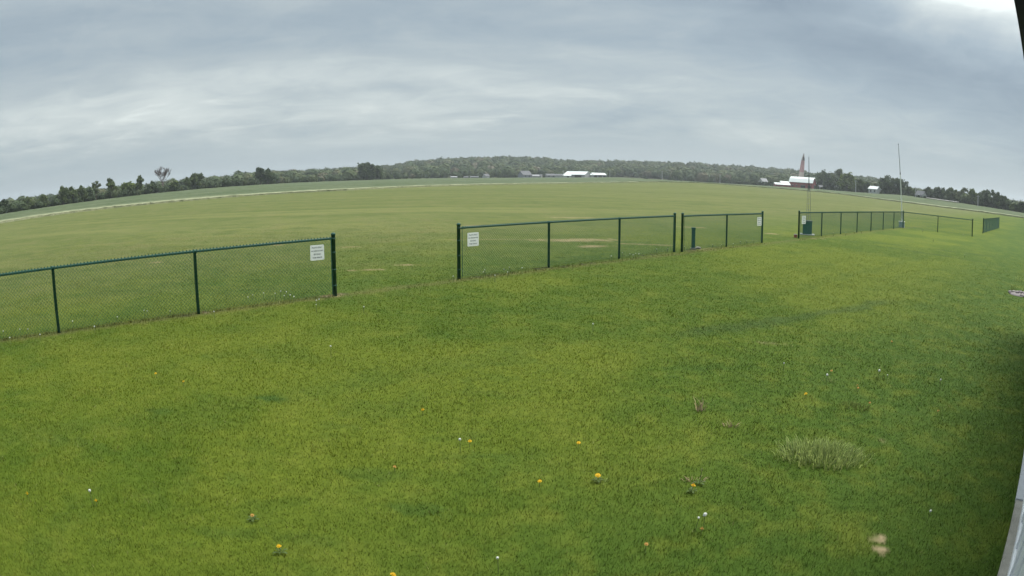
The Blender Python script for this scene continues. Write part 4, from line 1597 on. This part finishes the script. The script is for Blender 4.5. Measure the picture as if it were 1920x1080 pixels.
def dandelion(kind, px, py, label, group, k=1.0, ros=True):
    """kind y yellow, o faded, w seed head; px, py is where the head shows"""
    R = random.Random(int(px * 31 + py))
    h = {'y': 0.06, 'o': 0.055, 'w': 0.13}[kind] * R.uniform(0.85, 1.2)
    g = on_plane(px, py, (0, 0, h), Vector((0, 0, 1)))
    root = empty('dandelion', (g.x, g.y, 0), R.uniform(0, 6.28))
    tag(root, label, 'dandelion', group)
    lx, ly = R.uniform(-0.01, 0.01), R.uniform(-0.01, 0.01)
    MB().tube([(-lx, -ly, 0), (-lx * 0.3, -ly * 0.3, h * 0.6), (0, 0, h)], 0.0025 * max(1, g.length / 6), 5).build('stem', M_stem, root)
    me = {'y': HEAD_Y, 'o': HEAD_O, 'w': PUFF if g.length < 9 else PUFF_S}[kind]
    hd = mesh_obj('seed_head' if kind == 'w' else 'flower_head', me, None, root, (0, 0, h))
    hd.rotation_euler = (R.uniform(-.35, .35), R.uniform(-.35, .35), 0)
    hd.scale = (k, k, k)
    if ros and int(px) in (1121, 473, 1300, 523):
        mesh_obj('leaf_rosette', ROS[int(px) % 3], None, root)
    return root


GY, GW = 'yellow dandelions in the lawn', 'dandelion seed heads in the lawn'
for kind, px, py, lb, k in [
        ('y', 292, 700, 'tiny yellow dandelion in the left lawn below the left fence', 0.9), ('y', 344, 715, 'tiny yellow dandelion just right of another one below the left fence', 0.9),
        ('y', 793, 768, 'lone yellow dandelion in the middle of the lawn below the fence gap', 1.0), ('y', 881, 827, 'yellow dandelion right beside a white seed head mid-lawn', 1.0),
        ('o', 740, 875, 'faded dandelion below and left of the white seed head mid-lawn', 0.9), ('y', 1085, 830, 'orange-yellow dandelion above the largest yellow one', 1.0),
        ('y', 1121, 891, 'largest bright yellow dandelion in the front lawn', 1.25), ('y', 1012, 902, 'flat yellow dandelion left of the largest one', 0.9),
        ('y', 1300, 910, 'orange-yellow dandelion at the foot of the green plantain stalk', 1.1), ('o', 1316, 991, 'faded orange dandelion below the front white seed head', 1.0),
        ('o', 1212, 1020, 'faded orange dandelion low in the front lawn, left of the seed head', 0.9), ('y', 523, 1024, 'yellow dandelion low in the lawn, left of centre', 1.0),
        ('y', 51, 925, 'yellow dandelion near the left edge of the frame', 1.0), ('y', 180, 938, 'yellow dandelion just below a seed head at the lower left', 0.9),
        ('o', 473, 966, 'pale yellow dandelion with dark leaves left of centre', 1.0), ('y', 737, 1077, 'yellow dandelion cut by the bottom edge of the frame', 1.0),
        ('y', 1511, 738, 'bright yellow dandelion above the tall grass tuft', 1.1), ('o', 1559, 695, 'faded brownish dandelion behind the standing seed heads', 1.1),
        ('o', 1609, 727, 'upper of two faded dandelions above the tall grass tuft', 1.0), ('o', 1631, 755, 'faded dandelion just behind the small grass tuft', 1.0),
        ('o', 1759, 770, 'faded orange dandelion at the right, near the clubhouse', 1.1), ('o', 1672, 640, 'faded orange dandelion farthest back at the right', 1.2),
        ('o', 1608, 722, 'lower of two faded dandelions above the tall grass tuft', 0.8)]:
    dandelion(kind, px, py, lb, GY, k)
for px, py, lb, k in [
        (862, 824, 'white seed head beside a yellow dandelion mid-lawn', 0.9), (1322, 965, 'large white seed head in the front lawn', 1.15), (1310, 971, 'small seed head just left of the large one in the front lawn', 0.7),
        (168, 920, 'white seed head at the lower left of the lawn', 1.0), (1649, 695, 'tallest white seed head above the tall grass tuft', 1.3), (1551, 703, 'white seed head on a pale stalk left of the tallest one', 1.2),
        (1664, 703, 'tiny seed head just right of the tallest one', 0.7), (1764, 712, 'white seed head at the right, near the clubhouse', 0.9), (620, 649, 'white seed head alone below the end post of the left fence', 0.9),
        (682, 575, 'tiny white seed head in the gap between the fences', 0.9), (933, 1046, 'tiny white seed head near the bottom edge', 0.7), (1112, 607, 'tiny white seed head mid-lawn below the middle fence', 0.9),
        (1745, 958, 'tiny pale seed head at the lower right', 0.8), (1470, 681, 'tiny pale seed head left of the standing seed heads', 0.7)]:
    dandelion('w', px, py, lb, GW, k)
for pts, lb, gr in [
        ([(6, 621), (18, 633), (37, 617), (52, 617), (75, 627), (136, 602), (177, 612), (220, 594), (270, 582), (276, 583), (319, 583), (494, 549), (516, 550), (533, 554), (544, 553), (551, 556), (537, 547), (593, 563), (598, 561), (593, 571), (401, 584), (465, 557), (474, 553), (526, 546)],
         'white seed head under the left fence', 'seed heads under the left fence'),
        ([(850, 518), (867, 508), (906, 510), (909, 506), (945, 505), (952, 510), (955, 501), (979, 502), (928, 516), (1146, 480), (1167, 474), (1181, 476), (1187, 478), (1192, 475), (1198, 476), (1231, 467), (1252, 466)],
         'white seed head under the middle three-bay fence', 'seed heads under the middle fence'),
        ([(1283, 462), (1336, 459), (1353, 459), (1388, 453), (1400, 452), (1412, 451), (1375, 457)], 'small pale seed head under the two-bay fence', 'seed heads under the two-bay fence'),
        ([(1602, 434), (1615, 433), (1586, 437), (1563, 437), (1730, 432), (1806, 439), (1750, 449), (1809, 478)], 'small pale seed head in the grass along the long fence', 'seed heads along the long fence')]:
    for px, py in pts:
        where = ''
        if 'left fence' in lb:
            where = ', left of its first post' if px < 110 else ', between its first and second posts' if px < 372 else ', in its last bay by the sign'
        elif 'middle' in lb:
            where = ', first bay' if px < 1027 else ', middle bay' if px < 1160 else ', last bay'
        elif 'long' in lb:
            where = ', past its corner' if px > 1700 else ', before its corner'
        dandelion('w', px, py, lb + where, gr, _R.uniform(0.8, 1.15), ros=False)


def tuft(px, py, half_w, half_d, n, h, mat, label, name='grass_tuft', seed=1, splay=0.5):
    """clump of long blades, each a bent two-segment strip"""
    R = np.random.RandomState(seed)
    g = on_lawn(px, py)
    rr = np.abs(np.sqrt(R.rand(n)) * 0.95 + R.normal(0, 0.13, n))
    t = R.uniform(0, 2 * math.pi, n)
    x, y = rr * np.cos(t) * half_w, rr * np.sin(t) * half_d
    hh = h * R.uniform(0.5, 1.1, n) * np.clip(1 - 0.42 * rr ** 1.6, 0.3, 1)
    out = np.stack([np.cos(t), np.sin(t)], 1) * (rr * splay)[:, None] * hh[:, None] + R.normal(0, 0.28, (n, 2)) * hh[:, None]
    phi = R.uniform(0, 2 * math.pi, n)
    w = R.uniform(0.003, 0.0055, n)
    bx, by = np.cos(phi) * w, np.sin(phi) * w
    z0 = np.full(n, -0.003)
    A = np.stack([x - bx, y - by, z0], 1); B = np.stack([x + bx, y + by, z0], 1)
    mx, my, mz = x + out[:, 0] * 0.4, y + out[:, 1] * 0.4, hh * 0.62
    C = np.stack([mx - bx * 0.8, my - by * 0.8, mz], 1); D = np.stack([mx + bx * 0.8, my + by * 0.8, mz], 1)
    E = np.stack([x + out[:, 0], y + out[:, 1], hh * 0.95], 1)
    V = np.concatenate([np.stack([A, B, D], 1), np.stack([A, D, C], 1), np.stack([C, D, E], 1)])
    tint = np.tile(np.clip(R.normal(0.5, 0.22, n), 0, 1), 3)
    o = empty(name, (g.x, g.y, 0), facing(g))
    mesh_obj('blades', tri_mesh('blades', V, tint), mat, o)['kind'] = 'stuff'
    return tag(o, label, 'grass tuft')


M_tuft = leaf_material('pale_grass', (0.29, 0.38, 0.125), 0.45, 0.4, 3.0)
M_tuft2 = leaf_material('fresh_grass', (0.17, 0.23, 0.055), 0.4, 0.3, 3.0)
M_straw = leaf_material('dry_straw', (0.30, 0.25, 0.14), 0.2, 0.3, 1.5)
tuft(1541, 856, 0.46, 0.33, 1100, 0.135, M_tuft, 'big pale tuft of long uncut grass at the right of the lawn', seed=4)
tuft(1604, 764, 0.2, 0.14, 130, 0.07, M_tuft2, 'small loose grass tuft behind the big pale tuft', seed=5)
tuft(1312, 770, 0.06, 0.05, 26, 0.20, M_straw, 'thin dry stalks standing in the lawn left of the big tuft', 'dry_stalks', seed=6)
tuft(1369, 800, 0.07, 0.05, 26, 0.07, M_straw, 'small brown withered weed left of the big tuft', 'withered_weed', seed=7, splay=1.4)
tuft(1303, 902, 0.09, 0.05, 24, 0.05, M_straw, 'dry weed leaves round the plantain stalk', 'withered_weed', seed=8, splay=1.8)
tuft(1899, 545, 0.10, 0.10, 40, 0.28, M_tuft2, 'slender green stalks behind the pinkish stones', 'green_stalks', seed=9)
tuft(1912, 528, 0.25, 0.25, 80, 0.22, M_tuft, 'pale weedy stalks at the right edge behind the stones', 'weed_stalks', seed=10)
tuft(1128, 905, 0.06, 0.05, 20, 0.05, M_tuft, 'dry little leaves below the largest yellow dandelion', 'withered_weed', seed=12, splay=1.5)
tuft(1553, 716, 0.10, 0.06, 30, 0.10, M_tuft, 'pale stalks below the brownish dandelion', 'weed_stalks', seed=13)
tuft(1650, 712, 0.09, 0.05, 20, 0.10, M_tuft2, 'thin stalks round the tallest seed head', 'weed_stalks', seed=14)


def plantain():
    g = on_lawn(1311, 908)
    root = empty('plantain_stalk', g)
    tag(root, 'single upright green plantain stalk in the front lawn', 'weed')
    MB().tube([(0, 0, 0), (0.004, 0, 0.06), (0.006, 0, 0.11)], 0.003, 6).build('stem', M_stem, root)
    MB().lathe([(0.002, 0), (0.005, 0.01), (0.005, 0.03), (0.002, 0.04)], 7, (0.006, 0, 0.105)).build('spike', principled('plantain_spike', (0.30, 0.30, 0.12), 0.8), root)
    mesh_obj('leaf_rosette', ROS[1], None, root)


plantain()

# ------------------------------------------------------------------ moist air over the fields
HAZE = 0.00027


def haze():
    o = MB().box((0, 0, 34), (5400, 5400, 72)).build('haze', None)
    m = bpy.data.materials.new('haze')
    m.use_nodes = True
    t = m.node_tree
    t.nodes.remove(t.nodes['Principled BSDF'])
    v = t.nodes.new('ShaderNodeVolumePrincipled')
    v.inputs['Color'].default_value = (0.88, 0.93, 0.98, 1)
    v.inputs['Density'].default_value = HAZE
    v.inputs['Anisotropy'].default_value = 0.2
    t.links.new(v.outputs[0], t.nodes['Material Output'].inputs['Volume'])
    o.data.materials.append(m)
    tag(o, 'thin moist haze over the fields', 'haze', kind='stuff')


if HAZE:
    haze()
